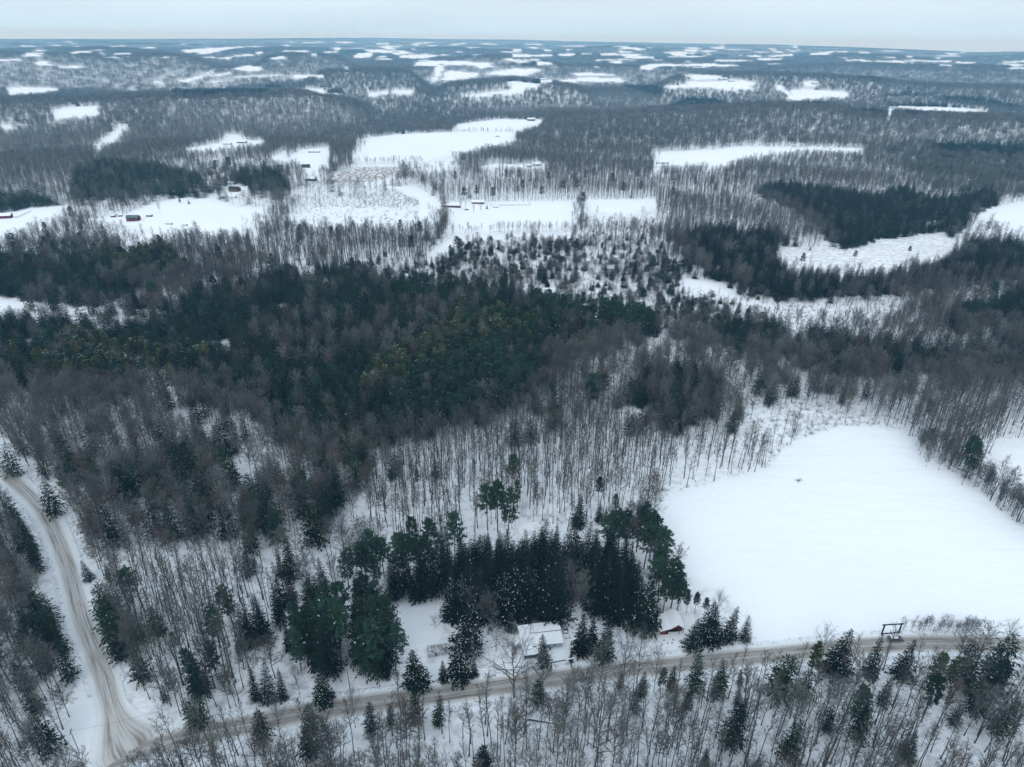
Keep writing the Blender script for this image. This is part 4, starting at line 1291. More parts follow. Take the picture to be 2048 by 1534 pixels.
    ('wide', 588, 1330, 1389, .8, 'reddish bare tree beside the snowy roadside trio'),
    ('wide', 1202, 1400, 1540, 1.0, 'large bare tree with twin stems at the lower edge'),
    ('wide', 1240, 1410, 1545, .8, 'tall bare tree right of the twin stemmed one at the lower edge'),
    ('wide', 1125, 1370, 1467, .6, 'bare tree with dark trunk below the road facing the house'),
    ('wide', 1440, 1435, 1497, .8, 'bare tree with pale snow lined boughs left of the large hemlock'),
    ('wide', 1560, 1440, 1504, .6, 'slanting bare tree left of the snow flecked hemlock'),
    ('wide', 1662, 1258, 1322, .7, 'bare round topped tree rising behind a light green pine'),
    ('wide', 2026, 1244, 1290, .9, 'bare tree above the road against the snow field at the right edge'),
    ('full', 1120, 1440, 1560, .9, 'dark forked bare tree at the lower edge below the house'),
    ('full', 1160, 1225, 1225 + 60, .5, None),
]
for k, tx, ty, by, wf, lb in NAMED:
    if lb:
        put(k, tx, ty, by, wf, lb)
# stands traced tree by tree: (kind, [(top x, top y, foot y)], width)
STANDS = [
    ('mixp', [(570, 1245, 1315), (588, 1255, 1340), (600, 1230, 1325), (622, 1230, 1338), (640, 1240, 1345), (660, 1220, 1350), (673, 1200, 1340), (652, 1190, 1310),
             (630, 1195, 1310), (610, 1200, 1300), (645, 1160, 1270), (662, 1158, 1280), (628, 1150, 1262), (676, 1168, 1300), (585, 1200, 1295)], .82,
     'pine in the dark plantation left of the narrow snowy gap'),
    ('spr', [(592, 1185, 1290), (605, 1155, 1275), (616, 1165, 1285), (606, 1150, 1255)], 1.1, 'spruce in the dark plantation left of the narrow snowy gap'),
    ('mixp', [(690, 1150, 1255), (705, 1138, 1250), (724, 1148, 1262), (742, 1160, 1272), (758, 1182, 1292), (770, 1212, 1315), (778, 1240, 1342), (762, 1252, 1352), (752, 1240, 1350),
             (730, 1238, 1350), (706, 1240, 1345), (692, 1215, 1330), (716, 1190, 1312), (740, 1198, 1312), (760, 1218, 1330), (700, 1180, 1290), (768, 1195, 1300), (762, 1165, 1280)], .82,
     'pine in the plantation between the snowy gap and the garden'),
    ('pin', [(690, 1085, 1175), (708, 1078, 1170), (738, 1066, 1160), (765, 1070, 1162), (790, 1063, 1155), (722, 1095, 1185), (752, 1098, 1180), (816, 1072, 1160), (845, 1075, 1165),
             (880, 1078, 1160)], 1.1, 'bluish pine in the loose row behind the plantations'),
    ('mixs', [(895, 1150, 1236), (915, 1140, 1238), (943, 1128, 1236), (965, 1140, 1236), (990, 1150, 1238), (1010, 1132, 1234), (1033, 1125, 1232), (1056, 1130, 1234),
              (1080, 1138, 1236), (1098, 1128, 1238), (1112, 1118, 1234), (905, 1165, 1240), (1068, 1150, 1240)], 1.15, 'snow laden spruce in the front row behind the white roofed house'),
    ('spr', [(772, 1112, 1198), (785, 1108, 1198), (798, 1102, 1196), (812, 1098, 1194), (826, 1096, 1194), (842, 1096, 1192), (856, 1092, 1190), (870, 1092, 1188), (884, 1090, 1184)], .8,
     'slender spruce in the dark wall of spruces above the snowy garden'),
    ('spr', [(1240, 1062, 1175), (1262, 1085, 1205), (1275, 1100, 1212), (1262, 1120, 1232), (1240, 1112, 1218), (1220, 1095, 1205), (1282, 1128, 1228), (1248, 1140, 1240), (1228, 1140, 1236)], 1.15,
     'big spruce at the driveway side of the dark plantation'),
    ('pin', [(1298, 990, 1078), (1284, 1012, 1108), (1308, 1028, 1120), (1322, 1060, 1150), (1334, 1088, 1180), (1345, 1115, 1200), (1354, 1135, 1215), (1362, 1155, 1228), (1320, 1098, 1190),
             (1258, 1020, 1110), (1238, 1025, 1112), (1216, 1030, 1112), (1340, 1150, 1225), (1300, 1050, 1140), (1330, 1120, 1205)], 1.1,
     'pine in the belt along the near edge of the large snow field'),
    ('hem', [(167, 848, 0), (133, 899, 0), (220, 916, 0), (256, 916, 0), (314, 841, 0), (376, 872, 0), (434, 838, 0), (441, 889, 0), (369, 957, 0), (396, 974, 0), (314, 923, 0),
             (495, 957, 0), (533, 964, 0), (642, 899, 0), (683, 861, 0), (670, 930, 0), (649, 964, 0), (595, 957, 0), (325, 1005, 0), (437, 1005, 0), (289, 995, 0), (205, 1015, 0),
             (85, 957, 0), (380, 985, 0), (510, 985, 0), (540, 1000, 0), (700, 905, 0), (715, 880, 0), (660, 945, 0), (640, 985, 0), (620, 1005, 0), (345, 900, 0), (395, 905, 0), (455, 910, 0),
             (408, 935, 0), (230, 940, 0), (120, 870, 0), (2, 888, 0)], 1.15, 'hemlock scattered through the brown wood above the thin trunks'),
    ('hem', [(15, 1010, 0), (36, 1015, 0), (58, 1035, 0), (80, 1050, 0), (20, 1055, 0), (48, 1075, 0), (72, 1090, 0), (10, 1100, 0), (96, 1185, 0), (120, 1210, 0), (138, 1240, 0), (148, 1290, 0),
             (60, 1180, 0), (30, 1150, 0), (90, 1240, 0)], .95, 'conifer in the dark wood on the outer side of the gravel road'),
    ('spr', [(483, 1193, 1290), (506, 1195, 1292), (520, 1210, 1290), (545, 1130, 1215), (565, 1120, 1208), (545, 1170, 1250), (470, 1215, 1290)], 1.0, 'dark spruce in the clump left of the pine plantation'),
    ('spr', [(943, 476, 490), (1002, 478, 500), (1050, 492, 512), (1075, 492, 515), (1087, 500, 520), (1030, 500, 520), (962, 500, 530), (1130, 505, 530), (1150, 495, 530),
             (1212, 480, 500), (1230, 490, 512), (1260, 480, 505), (1290, 470, 500), (1200, 500, 525), (1232, 512, 540), (1110, 520, 545), (1262, 520, 545), (760, 540, 556), (800, 542, 556), (890, 538, 553)], 1.0,
     'small pointed evergreen scattered over the snowy wetland'),
]
for kind_, lst, wf_, lb in STANDS:
    for tx, ty, by in lst:
        kind = kind_ if kind_ != 'mixs' else ('sprs' if rng.random() < .45 else 'spr')
        if kind_ == 'mixp':
            tx += -12 if 650 < tx < 681 else (9 if 681 <= tx < 712 else 0)
            kind = 'pin' if rng.random() < .5 else ('hem' if rng.random() < .5 else 'spr')
        wf = wf_ * float(rng.uniform(.8, 1.2))
        if by:
            ty += float(rng.normal(0, 6))
            tx += float(rng.normal(0, 3))
            by += float(rng.normal(0, 3))
        if by == 0:
            outer = 'outer side of the gravel' in lb
            hh = float(rng.uniform(12, 16)) if outer else float(rng.uniform(17, 21))
            for _k in range(6):
                p = hit(tx, ty, hh)
                _xx, _yy = project([[p[0] + 2.6, p[1], p[2] - hh * q] for q in (.15, .35, .6, .8)])
                if not outer or not (look(roadm, _xx, _yy) > 0).any():
                    break
                tx -= 7
            T.append([kind, np.array([p[0], p[1], p[2] - hh]), hh, wf, '*' + lb])
        else:
            p, h = tree_at(tx, ty, by)
            T.append([kind, p, h, wf, '*' + lb])
_m = np.zeros((MH, MW), np.uint8)
fill(_m, [(884, 1160), (884, 1110), (960, 1092), (1040, 1080), (1120, 1075), (1200, 1070), (1240, 1080), (1262, 1130), (1250, 1180), (1205, 1200), (1175, 1165), (1118, 1150), (1110, 1180)], 1)
_a, _b = foot(880, 1240), foot(1290, 1060)
for gx in np.arange(-60, 90, 4.2):
    for gy in np.arange(150, 420, 4.6):
        q = np.array([gx + rng.normal(0, 1.3), gy + rng.normal(0, 1.6)])
        hh = float(rng.uniform(15, 22.5))
        z_ = float(G(q[0], q[1]))
        xx, yy = project([[q[0], q[1], z_ + hh * .55]])
        if look(_m, xx, yy)[0] and np.hypot(*(np.array([t_[1][:2] for t_ in T]) - q).T).min() > 2.6:
            T.append(['spr', np.array([q[0], q[1], z_]), hh, float(rng.uniform(1.0, 1.25)), '*spruce in the dark plantation'])
n_named = len(T)
# what a traced tree covers in the view, so that no random tree is grown in front of it
namem = np.zeros((MH, MW), np.uint16)
for _t in T:
    _d = float(np.hypot(_t[1][0], _t[1][1]))
    _c = np.array([[_t[1][0], _t[1][1], _t[1][2] + _t[2] * q] for q in (.25, .6, 1.0)])
    _x, _y = project(_c)
    _w = 2.6 * _t[3] * FPX / math.hypot(_d, CAM_H)
    fill(namem, [(_x[0] - _w, _y[0]), (_x[1] - _w * .8, _y[1]), (_x[2], _y[2] - 2), (_x[1] + _w * .8, _y[1]), (_x[0] + _w, _y[0])], min(65000, int(_d)))
named_xy = np.array([t[1][:2] for t in T])
named_r = np.array([2.2 + (1.3 if t[0] in ('wide', 'sprs') else 0) for t in T])

# ------------------------------------------------------------------ random fill of every wood
KN = ['slim', 'full', 'hem', 'spr', 'pin', 'olv', 'shrub']
HT = {'slim': (16, 24), 'full': (15, 21), 'hem': (9, 19), 'spr': (13, 20), 'pin': (16, 23), 'olv': (15, 21), 'shrub': (1.0, 3.2)}


def candidates(cell, d0, d1):
    x1 = d1 * 0.98
    nx, ny = int(2 * x1 / cell), int(d1 / cell)
    out = []
    ys = np.arange(ny) * cell
    for k0 in range(0, ny, 400):
        yy = ys[k0:k0 + 400]
        X, Y = np.meshgrid(-x1 + np.arange(nx) * cell, yy)
        X = X + rng.uniform(0, cell, X.shape)
        Y = Y + rng.uniform(0, cell, Y.shape)
        d = np.hypot(X, Y)
        k = (d >= d0) & (d < d1) & (np.abs(X) < np.minimum(Y * 1.28 + 40, Y * 0.86 + 190))
        out.append(np.stack([X[k], Y[k]], -1))
    P = np.concatenate(out)
    z = G(P[:, 0], P[:, 1])
    px, py = project(np.c_[P, z])
    k = (px > -110) & (px < 2158) & (py < 1750) & (py > 60)
    return P[k], z[k], px[k], py[k]


def fill_band(cell, d0, d1, dens=1.0, lateral=0.0, far=False):
    P, z, px, py = candidates(cell, d0, d1)
    n = len(P)
    d = np.hypot(P[:, 0], P[:, 1])
    zc = z + 9
    cx, cy = project(np.c_[P, zc])
    jit = 1.0 if far else (11.0 if d1 <= 720 else 4.0)
    cl = look(cover, cx + rng.normal(0, jit, n), cy + rng.normal(0, jit * 0.5, n))
    prob = np.array([CW[c][0] for c in CL])[cl] * dens
    if far:
        prob = np.where(np.isin(cl, [CI['SLOPE'], CI['TT'], CI['HWS']]), 1.0, prob) if d0 > 3000 else prob
    wts = np.array([np.cumsum(CW[c][1:]) / sum(CW[c][1:]) for c in CL])[cl]
    kind = (rng.random(n)[:, None] > wts).sum(1).clip(0, 6)
    lo = np.array([HT[k][0] for k in KN])[kind]
    hi = np.array([HT[k][1] for k in KN])[kind]
    # neighbouring trees share an age: slow variation of height
    age = 0.5 + 0.5 * np.sin(P[:, 0] / 37 + 2 * np.sin(P[:, 1] / 51)) * np.sin(P[:, 1] / 29 + P[:, 0] / 90)
    h = lo + (hi - lo) * np.clip(0.35 * age + 0.65 * rng.random(n), 0, 1)
    wet = cl == CI['WET']
    h = np.where(wet & (kind < 6), h * rng.uniform(0.28, 0.72, n), h)
    h = np.where(wet & (kind == 6), h * rng.uniform(1.0, 2.2, n), h)
    h = np.where(np.isin(cl, [CI['BOT'], CI['BOTR'], CI['HWS']]) & (kind < 2), h * rng.uniform(0.68, 1.08, n), h)
    h = np.where((cl == CI['BOT']) & (kind < 2), h * rng.uniform(1.05, 1.25, n), h)
    if d0 > 650:
        h = np.where(kind < 6, h * .88, h)
    if far:      # sunlit or not, slopes that face the valley show snow between the trunks
        f2 = 1 + 40 / d
        slope_f = (G(P[:, 0] * f2, P[:, 1] * f2) - z) / 40
        face = np.clip((slope_f - 0.015) / 0.06, 0, 1)
        prob = prob * (1 - (0.18 if d0 < 3000 else 0.05) * face)
    keep = rng.random(n) < prob
    # bare patches: clearings inside woods
    pat = np.sin(P[:, 0] / 23 + 1.7 * np.sin(P[:, 1] / 31)) * np.sin(P[:, 1] / 27 + 1.3 * np.sin(P[:, 0] / 41))
    keep &= ~(np.isin(cl, [CI['HWS'], CI['BOT'], CI['TT'], CI['WET'], CI['BRU']]) & (pat > 0.5) & (rng.random(n) < 0.45))
    gap = np.sin(P[:, 0] / 14 + 2.2 * np.sin(P[:, 1] / 23)) * np.sin(P[:, 1] / 33 + 1.6 * np.sin(P[:, 0] / 19))
    if d1 <= 1600:
        g3 = np.sin(P[:, 0] / 19 + 2.1 * np.sin(P[:, 1] / 28)) * np.sin(P[:, 1] / 24 + 1.4 * np.sin(P[:, 0] / 31))
        keep &= ~(np.isin(cl, [CI['SPR'], CI['HEM'], CI['MIX'], CI['PINE'], CI['OLV']]) & (g3 > .72) & (rng.random(n) < .8))
        cw = np.sin(P[:, 0] / 17 + 1.9 * np.sin(P[:, 1] / 26)) + np.sin(P[:, 1] / 21 + 1.5 * np.sin(P[:, 0] / 24)) < 0.25
        keep &= ~((cl == CI['WET']) & (kind >= 2) & (kind < 6) & cw & (rng.random(n) < .55))
    keep &= ~(np.isin(cl, [CI['HW'], CI['MIXL'], CI['HWR']]) & (gap > 0.52) & (px > 230) & (rng.random(n) < 0.85) & (d < 1200))
    for hh, pr in (((0.02, 1.0), (0.5, 1.0), (0.85, 0.93)) if d0 < 600 else ((0.02, 1.0), (0.5, 1.0), (0.85, 0.72))):
        xs, ysx = project(np.c_[P, z + h * hh])
        for off in ((0,) if lateral == 0 else (-lateral, 0, lateral)):
            o_ = look(openm, xs + off * FPX / np.maximum(d, 1), ysx) > 0
            keep &= ~(o_ & (rng.random(n) < pr))
    xs, ysx = project(np.c_[P, z])
    kq = look(keepm, xs, ysx)
    keep &= ~((kq == 1) | ((kq == 2) & (rng.random(n) < 0.62)) | ((kq == 2) & (kind > 1) & (rng.random(n) < 0.8)))
    if d0 < 500:
        dA, dB = dist_poly(P[:, 0], P[:, 1], RA), dist_poly(P[:, 0], P[:, 1], RB)
        keep &= (dA > 6.8) & (dB > 8.5)
        for hh in (0.35, 0.6, 0.85):
            xs, ysx = project(np.c_[P, z + h * hh])
            rm = look(roadm, xs, ysx)
            keep &= ~((rm == 1) & (kind < 6) & (rng.random(n) < 0.34)) & ~((rm == 2) & (kind < 6) & (rng.random(n) < 0.8))
        for hh, pr in ((.6, .75), (.9, .9)):
            xs, ysx = project(np.c_[P, z + h * hh])
            nm = look(namem, xs, ysx).astype(float)
            keep &= ~((nm > d + 3) & (rng.random(n) < pr))
        idxn = np.nonzero(keep)[0]
        for i0 in range(0, len(idxn), 2000):
            ii = idxn[i0:i0 + 2000]
            dd = np.hypot(P[ii, 0][:, None] - named_xy[None, :, 0], P[ii, 1][:, None] - named_xy[None, :, 1])
            keep[ii] &= ~(dd < named_r[None, :]).any(1)
    k = keep
    return P[k], z[k], h[k], kind[k], cl[k], px[k], py[k], d[k]


_bands = (fill_band(3.3, 70, 215), fill_band(3.9, 215, 400), fill_band(4.5, 400, 720))
B0 = tuple(np.concatenate(u) for u in zip(*_bands))
print('band0', len(B0[0]))
# decide which become things of their own: the ones that show largest
P, z, h, kind, cl, px, py, d = B0
size = h / d
vis0 = (px > -20) & (px < 2068) & (py < 1600)
indiv = np.zeros(len(P), bool)
QUOTA = {'bare': 300, 'hem': 300, 'spr': 300, 'pin': 300}
cnt = {'bare': 0, 'hem': 0, 'spr': 0, 'pin': 0}
CAT = {'slim': 'bare', 'full': 'bare', 'wide': 'bare', 'hem': 'hem', 'spr': 'spr', 'sprs': 'spr', 'pin': 'pin', 'olv': 'pin', 'small': 'small', 'shrub': 'shrub'}
for t in T:
    c = CAT[t[0]]
    if c in cnt:
        cnt[c] += 1
for c, idxs in (('bare', [0, 1]), ('hem', [2]), ('spr', [3]), ('pin', [4, 5])):
    m = np.isin(kind, idxs) & vis0
    o = np.argsort(-size + (~m) * 10)
    take = o[:max(0, min(QUOTA[c] - cnt[c], int(m.sum())))]
    indiv[take] = True
for i in np.nonzero(indiv)[0]:
    T.append([KN[kind[i]], np.array([P[i, 0], P[i, 1], z[i]]), float(h[i]), float(rng.uniform(0.85, 1.15)), None])

# ---- labels for trees of the woods: counted off from a landmark
LAND = [
    ('the road junction', 240, 1490), ('the red barn', 1355, 1262), ('the white roofed house', 1090, 1285), ('the timber gate', 1781, 1268), ('the parked grey car', 1790, 1282),
    ('the fenced garden', 875, 1310), ('the huge round crowned bare tree', 1147, 1230), ('the broad bushy roadside spruce', 832, 1372), ('the lone snow dusted roadside spruce', 642, 1405),
    ('the snowy roadside trio', 525, 1402), ('the upper bend of the gravel road', 60, 992), ('the straight of the gravel road', 165, 1238), ('the conifer file by the gravel road', 215, 1290),
    ('the large dark hemlock', 1475, 1493), ('the snow flecked hemlock', 1580, 1520), ('the isolated spruce near the corner', 1834, 1517), ('the upper corner of the large field', 1312, 995),
    ('the tip of the large field', 1720, 851), ('the field notch', 1556, 918), ('the clearing pines', 1000, 1062), ('the spruce plantation', 1180, 1130), ('the garden spruce wall', 820, 1192),
    ('the narrow snowy gap', 680, 1250), ('the small upper clearing', 620, 1080), ('the solitary field corner spruce', 1495, 1280), ('the twin stemmed bare tree', 1202, 1540),
    ('the fallen log', 1090, 1447), ('the roadside pine plantation', 730, 1345), ('the long log in the lower wood', 1850, 1370), ('the pair of dark hemlocks', 2000, 1395),
    ('the hedgerow behind the large field', 1990, 1000), ('the field cut by the edge', 2020, 900), ('the green belt of pines', 950, 800), ('the olive pines', 900, 700),
    ('the thin trunked slope', 400, 1250), ('the brown crowned slope', 300, 850), ('the red brush', 1680, 800), ('the left edge of the dark wood', 20, 1250), ('the dark upper wood', 300, 700),
    ('the wetland', 1150, 560), ('the marshy clearing', 1700, 510), ('the spruce block', 1450, 500), ('the stream strip', 200, 610), ('the square pasture', 1030, 440), ('the bushy barn spruce', 1412, 1285),
    ('the big roadside conifer', 1565, 1390), ('the tall gate conifer', 1690, 1342), ('the fan shaped tree', 550, 1473), ('the leaning pale tree', 1440, 1497), ('the pale trunks', 850, 950),
    ('the field bush', 1597, 960), ('the wooded lower corner', 100, 1500), ('the lower edge below the garden', 880, 1500), ('the lower edge below the barn', 1340, 1500), ('the lower right corner', 2000, 1510),
    ('the brown hemlock', 1743, 1480), ('the evergreen island above the brush', 1470, 790), ('the evergreens by the field tip', 1700, 770), ('the belt above the right wood', 1850, 700),
]
LAND += [('the rim of the spruce plantation', 900, 1170), ('the middle of the spruce plantation', 1000, 1200), ('the barn side of the spruce plantation', 1240, 1190), ('the upper rank of the spruce plantation', 1100, 1170), ('the house side of the spruce plantation', 1070, 1225)]
LP = np.array([foot(a, b)[:2] for _, a, b in LAND])
ORD = ['nearest', 'second', 'third', 'fourth', 'fifth', 'sixth', 'seventh', 'eighth', 'ninth', 'tenth', 'eleventh', 'twelfth', 'thirteenth', 'fourteenth', 'fifteenth', 'sixteenth',
       'seventeenth', 'eighteenth', 'nineteenth', 'twentieth'] + ['twenty-' + w for w in ('first', 'second', 'third', 'fourth', 'fifth', 'sixth', 'seventh', 'eighth', 'ninth')] + ['thirtieth'] + ['thirty-' + w for w in ('first', 'second', 'third', 'fourth', 'fifth', 'sixth', 'seventh', 'eighth', 'ninth')]
DESC = {'slim': 'slim bare hardwood', 'full': 'full crowned bare hardwood', 'hem': 'dark hemlock', 'spr': 'dark spruce', 'sprs': 'snowy spruce', 'pin': 'green pine', 'olv': 'olive pine', 'wide': 'wide bare tree', 'small': 'small bare tree'}
NAME = {'slim': 'bare_tree', 'full': 'bare_tree', 'wide': 'bare_tree', 'small': 'fruit_tree', 'hem': 'hemlock_tree', 'spr': 'spruce_tree', 'sprs': 'spruce_tree', 'pin': 'pine_tree', 'olv': 'pine_tree'}
GROUP = {'slim': 'bare hardwoods of the winter woods', 'full': 'bare hardwoods of the winter woods', 'wide': 'large bare yard and roadside trees', 'small': 'small garden and orchard trees',
         'hem': 'hemlocks among the hardwoods', 'spr': 'dark spruces', 'sprs': 'snow flecked spruces', 'pin': 'pines', 'olv': 'pines'}
for _t, _h in (('forty', 'fortieth'), ('fifty', 'fiftieth'), ('sixty', 'sixtieth'), ('seventy', 'seventieth'), ('eighty', 'eightieth'), ('ninety', 'ninetieth')):
    ORD += [_h] + [_t + '-' + w for w in ('first', 'second', 'third', 'fourth', 'fifth', 'sixth', 'seventh', 'eighth', 'ninth')]
buckets = {}
TXY = np.array([t[1][:2] for t in T])
for i, t in enumerate(T):
    if t[4] and not t[4].startswith('*'):
        continue
    dv = LP - TXY[i]
    j = int(np.argmin((dv ** 2).sum(1)))
    v = TXY[i] - LP[j]
    fw = LP[j] / np.linalg.norm(LP[j])
    a, b = float(v @ fw), float(v @ np.array([fw[1], -fw[0]]))
    side = ('behind' if a > 0 else 'in front of') if abs(a) > abs(b) else ('right of' if b > 0 else 'left of')
    buckets.setdefault((DESC[t[0]], j, side), []).append((math.hypot(*v), i))
for (ds, j, side), lst in buckets.items():
    lst.sort()
    for k, (_, i) in enumerate(lst):
        o_ = ORD[min(k, len(ORD) - 1)]
        T[i][4] = f"{ds}, {o_}{' one' if k == 0 else ' nearest'} {side} {LAND[j][0]}"

cid = {}
for i, (kd, p, hh, wf, lb) in enumerate(T):
    prot = PROTO[kd]
    k = int(rng.integers(len(prot)))
    if kd == 'small' and lb and 'reddish' in lb:
        k = 1
    elif kd == 'small':
        k = 0
    q = prot[k]
    s = hh / q['H']
    sw = s * wf if kd in ('wide', 'small', 'sprs', 'hem', 'spr', 'pin', 'olv') and i < n_named else (0.5 * s + 0.5) * wf
    root = bpy.data.objects.new(NAME[kd], None)
    COL.objects.link(root)
    root.location = p
    root.rotation_euler = (float(rng.normal(0, 0.04)), float(rng.normal(0, 0.04)), float(rng.uniform(0, 6.28)))
    root.scale = (sw, sw, s)
    tag(root, lb, 'tree', GROUP[kd])
    for part in ('trunk', 'crown'):
        ob = bpy.data.objects.new(part, q[part])
        COL.objects.link(ob)
        ob.parent = root
print('individual trees', len(T))

# ------------------------------------------------------------------ masses of woodland as instances on points
SRC = {}


def source(name, objs):
    c = bpy.data.collections.new(name)
    for i, me in enumerate(objs):
        o_ = bpy.data.objects.new(f'{name}_{i:02d}', me)
        c.objects.link(o_)
    SRC[name] = (c, len(objs))


def joined(t, c, mt, mc, name):
    b = MB()
    b.v, b.f, b.n = list(t.v), list(t.f), t.n
    b.m = [0] * len(t.f)
    off = b.n
    b.v += c.v
    b.f += [tuple(i + off for i in q) for q in c.f]
    b.m += [m + 1 for m in c.m]
    b.n += c.n
    mats = [mt] + (list(mc) if isinstance(mc, (list, tuple)) else [mc])
    return b.mesh(name, mats)


for kd in ('slim', 'full', 'hem', 'spr', 'pin', 'olv'):
    source('near_' + kd, [joined(q['tb'], q['cb'], q['mt'], q['mc'], 'near_' + kd) for q in PROTO[kd]])
source('near_shrub', [shrub(700 + k, 2.0).mesh('shrub', [M_twig, M_twig2, M_twigr, M_twig, M_twig2][k]) for k in range(5)])
source('sapling', [joined(*bare_tree(760 + k, 8, .3, 1.1, 9, 3, 4, .03, sides=3), M_bark, M_twig, 'sapling') for k in range(3)])
# middle distance: fewer, slightly stouter twigs
MIDP = {
    'slim': [(bare_tree(800 + k, 22, .50, 2.3, 10, 4, 4, .08, sides=3), M_bark, M_twig if k % 2 else M_twig2, 22) for k in range(4)],
    'full': [(bare_tree(820 + k, 20, .36, 3.9, 13, 5, 6, .10, sides=3), M_bark, [M_twig, M_twig2, M_twig, M_twig2][k], 20) for k in range(4)],
    'hem': [(conifer(840 + k, 18, 4.1, 1.1, 8, 4, 1.8, .1, .02, .3, .25, .8, sides=3, topround=.25), M_bark, [M_hem, M_snow], 18) for k in range(3)],
    'spr': [(conifer(850 + k, 21, 3.3, 1.0, 8, 4, 1.6, .04, .015, .34, .12, .85, sides=3), M_bark, [M_spr, M_snow], 21) for k in range(3)],
    'pin': [(pine(860 + k, 21, 3.8, .38, 7, 5, 3, 6, 1.3, .02, sides=3), M_bark, [M_pin, M_snow], 21) for k in range(3)],
    'olv': [(pine(870 + k, 20, 3.4, .3, 7, 5, 3, 6, 1.3, .01, sides=3), M_bark, [M_olv, M_snow], 20) for k in range(2)],
}
for kd, lst in MIDP.items():
    source('mid_' + kd, [joined(p[0], p[1], mt, mc, 'mid_' + kd) for p, mt, mc, H in lst])


def clump(kind, seed, n, rad, twig_n=60, tw=0.16, H0=16):
    """a clump of n simple trees for the far woods"""
    r = np.random.default_rng(seed)
    tb, cb = MB(), MB()
    for i in range(n):
        a, q = r.random() * 6.28, rad * math.sqrt(r.random())
        x, y = q * math.cos(a), q * math.sin(a)
        H = H0 * r.uniform(0.75, 1.12)
        if kind == 'bare':
            tb.tube([(x, y, -1), (x, y, H * 0.8)], [0.26, 0.09], 3, cap=False)
            u = r.random(twig_n)
            zc = H * (0.42 + 0.55 * u)
            R_ = 3.2 * np.sin(np.pi * (0.18 + 0.75 * u)) * np.sqrt(r.random(twig_n))
            an = r.random(twig_n) * 6.28
            P_ = np.c_[x + R_ * np.cos(an), y + R_ * np.sin(an), zc]
            D_ = unit(np.c_[np.cos(an) * .5, np.sin(an) * .5, np.full(twig_n, .9)] + r.normal(0, .4, (twig_n, 3)))
            cb.tris(twig_tris(P_, D_, r.uniform(1.4, 3.2, twig_n), np.full(twig_n, tw), r))
        else:
            t_, c_ = conifer(seed * 100 + i, H, 3.5, 2.2, 6, 3, 3.0, .06, 0, .3, .2, .85, sides=3)
            for V_ in c_.v:
                cb.tris(V_ + np.array([x, y, -0.5]))
            tb.tube([(x, y, -1), (x, y, 2)], [0.3, 0.3], 3, cap=False)
    return tb, cb


source('far_bare', [joined(*clump('bare', 900 + k, 5, 6.5, 75, .17), M_bark, [M_twig, M_twig2][k % 2], 'far_bare') for k in range(5)])
source('far_slope', [joined(*clump('bare', 910 + k, 4, 6.5, 62, .17), M_bark, M_twig2, 'far_slope') for k in range(3)])
source('far_ever', [joined(*clump('ever', 920 + k, 4, 6.0), M_bark, M_spr, 'far_ever') for k in range(3)])
source('dist_bare', [joined(*clump('bare', 930 + k, 18, 17, 26, .34), M_bark, [M_twig, M_twig2][k % 2], 'dist_bare') for k in range(4)])
source('dist_slope', [joined(*clump('bare', 940 + k, 10, 17, 16, .30), M_bark, M_twig2, 'dist_slope') for k in range(3)])
source('dist_ever', [joined(*clump('ever', 950 + k, 16, 16), M_bark, M_spr, 'dist_ever') for k in range(2)])
source('rim_bare', [joined(*clump('bare', 960 + k, 70, 62, 12, .9), M_bark, M_twig2, 'rim_bare') for k in range(3)])


def scatter(name, label, cat, src, P, z, S_, rot=None):
    """one object: woodland nobody could count, its trees instanced on a cloud of points"""
    if len(P) == 0:
        return
    col, n = SRC[src]
    me = bpy.data.meshes.new(name)
    me.vertices.add(len(P))
    me.vertices.foreach_set('co', np.c_[P, z].astype(np.float32).reshape(-1))
    r = np.c_[rng.normal(0, .03, len(P)), rng.normal(0, .03, len(P)), rng.uniform(0, 6.28, len(P))].astype(np.float32)
    for an, ty, dat, key in (('rot', 'FLOAT_VECTOR', r, 'vector'), ('siz', 'FLOAT_VECTOR', np.asarray(S_, np.float32), 'vector')):
        a = me.attributes.new(an, ty, 'POINT')
        a.data.foreach_set(key, dat.reshape(-1))
    a = me.attributes.new('pick', 'INT', 'POINT')
    a.data.foreach_set('value', rng.integers(0, n, len(P)).astype(np.int32))
    o_ = bpy.data.objects.new(name, me)
    COL.objects.link(o_)
    g = bpy.data.node_groups.new('scatter', 'GeometryNodeTree')
    g.interface.new_socket('Geometry', in_out='INPUT', socket_type='NodeSocketGeometry')
    g.interface.new_socket('Geometry', in_out='OUTPUT', socket_type='NodeSocketGeometry')
    gi, go = g.nodes.new('NodeGroupInput'), g.nodes.new('NodeGroupOutput')
    ci = g.nodes.new('GeometryNodeCollectionInfo')
    ci.inputs['Collection'].default_value = col
    ci.inputs['Separate Children'].default_value = True
    ci.inputs['Reset Children'].default_value = True
    ip = g.nodes.new('GeometryNodeInstanceOnPoints')
    ip.inputs['Pick Instance'].default_value = True

    def na(nm, ty):
        q = g.nodes.new('GeometryNodeInputNamedAttribute')
        q.data_type = ty
        q.inputs['Name'].default_value = nm
        return q.outputs[0]
    g.links.new(gi.outputs[0], ip.inputs['Points'])
    g.links.new(ci.outputs[0], ip.inputs['Instance'])
    g.links.new(na('pick', 'INT'), ip.inputs['Instance Index'])
    g.links.new(na('rot', 'FLOAT_VECTOR'), ip.inputs['Rotation'])
    g.links.new(na('siz', 'FLOAT_VECTOR'), ip.inputs['Scale'])
    g.links.new(ip.outputs[0], go.inputs[0])
    md = o_.modifiers.new('scatter', 'NODES')
    md.node_group = g
    tag(o_, label, cat, kind='stuff')
    return o_


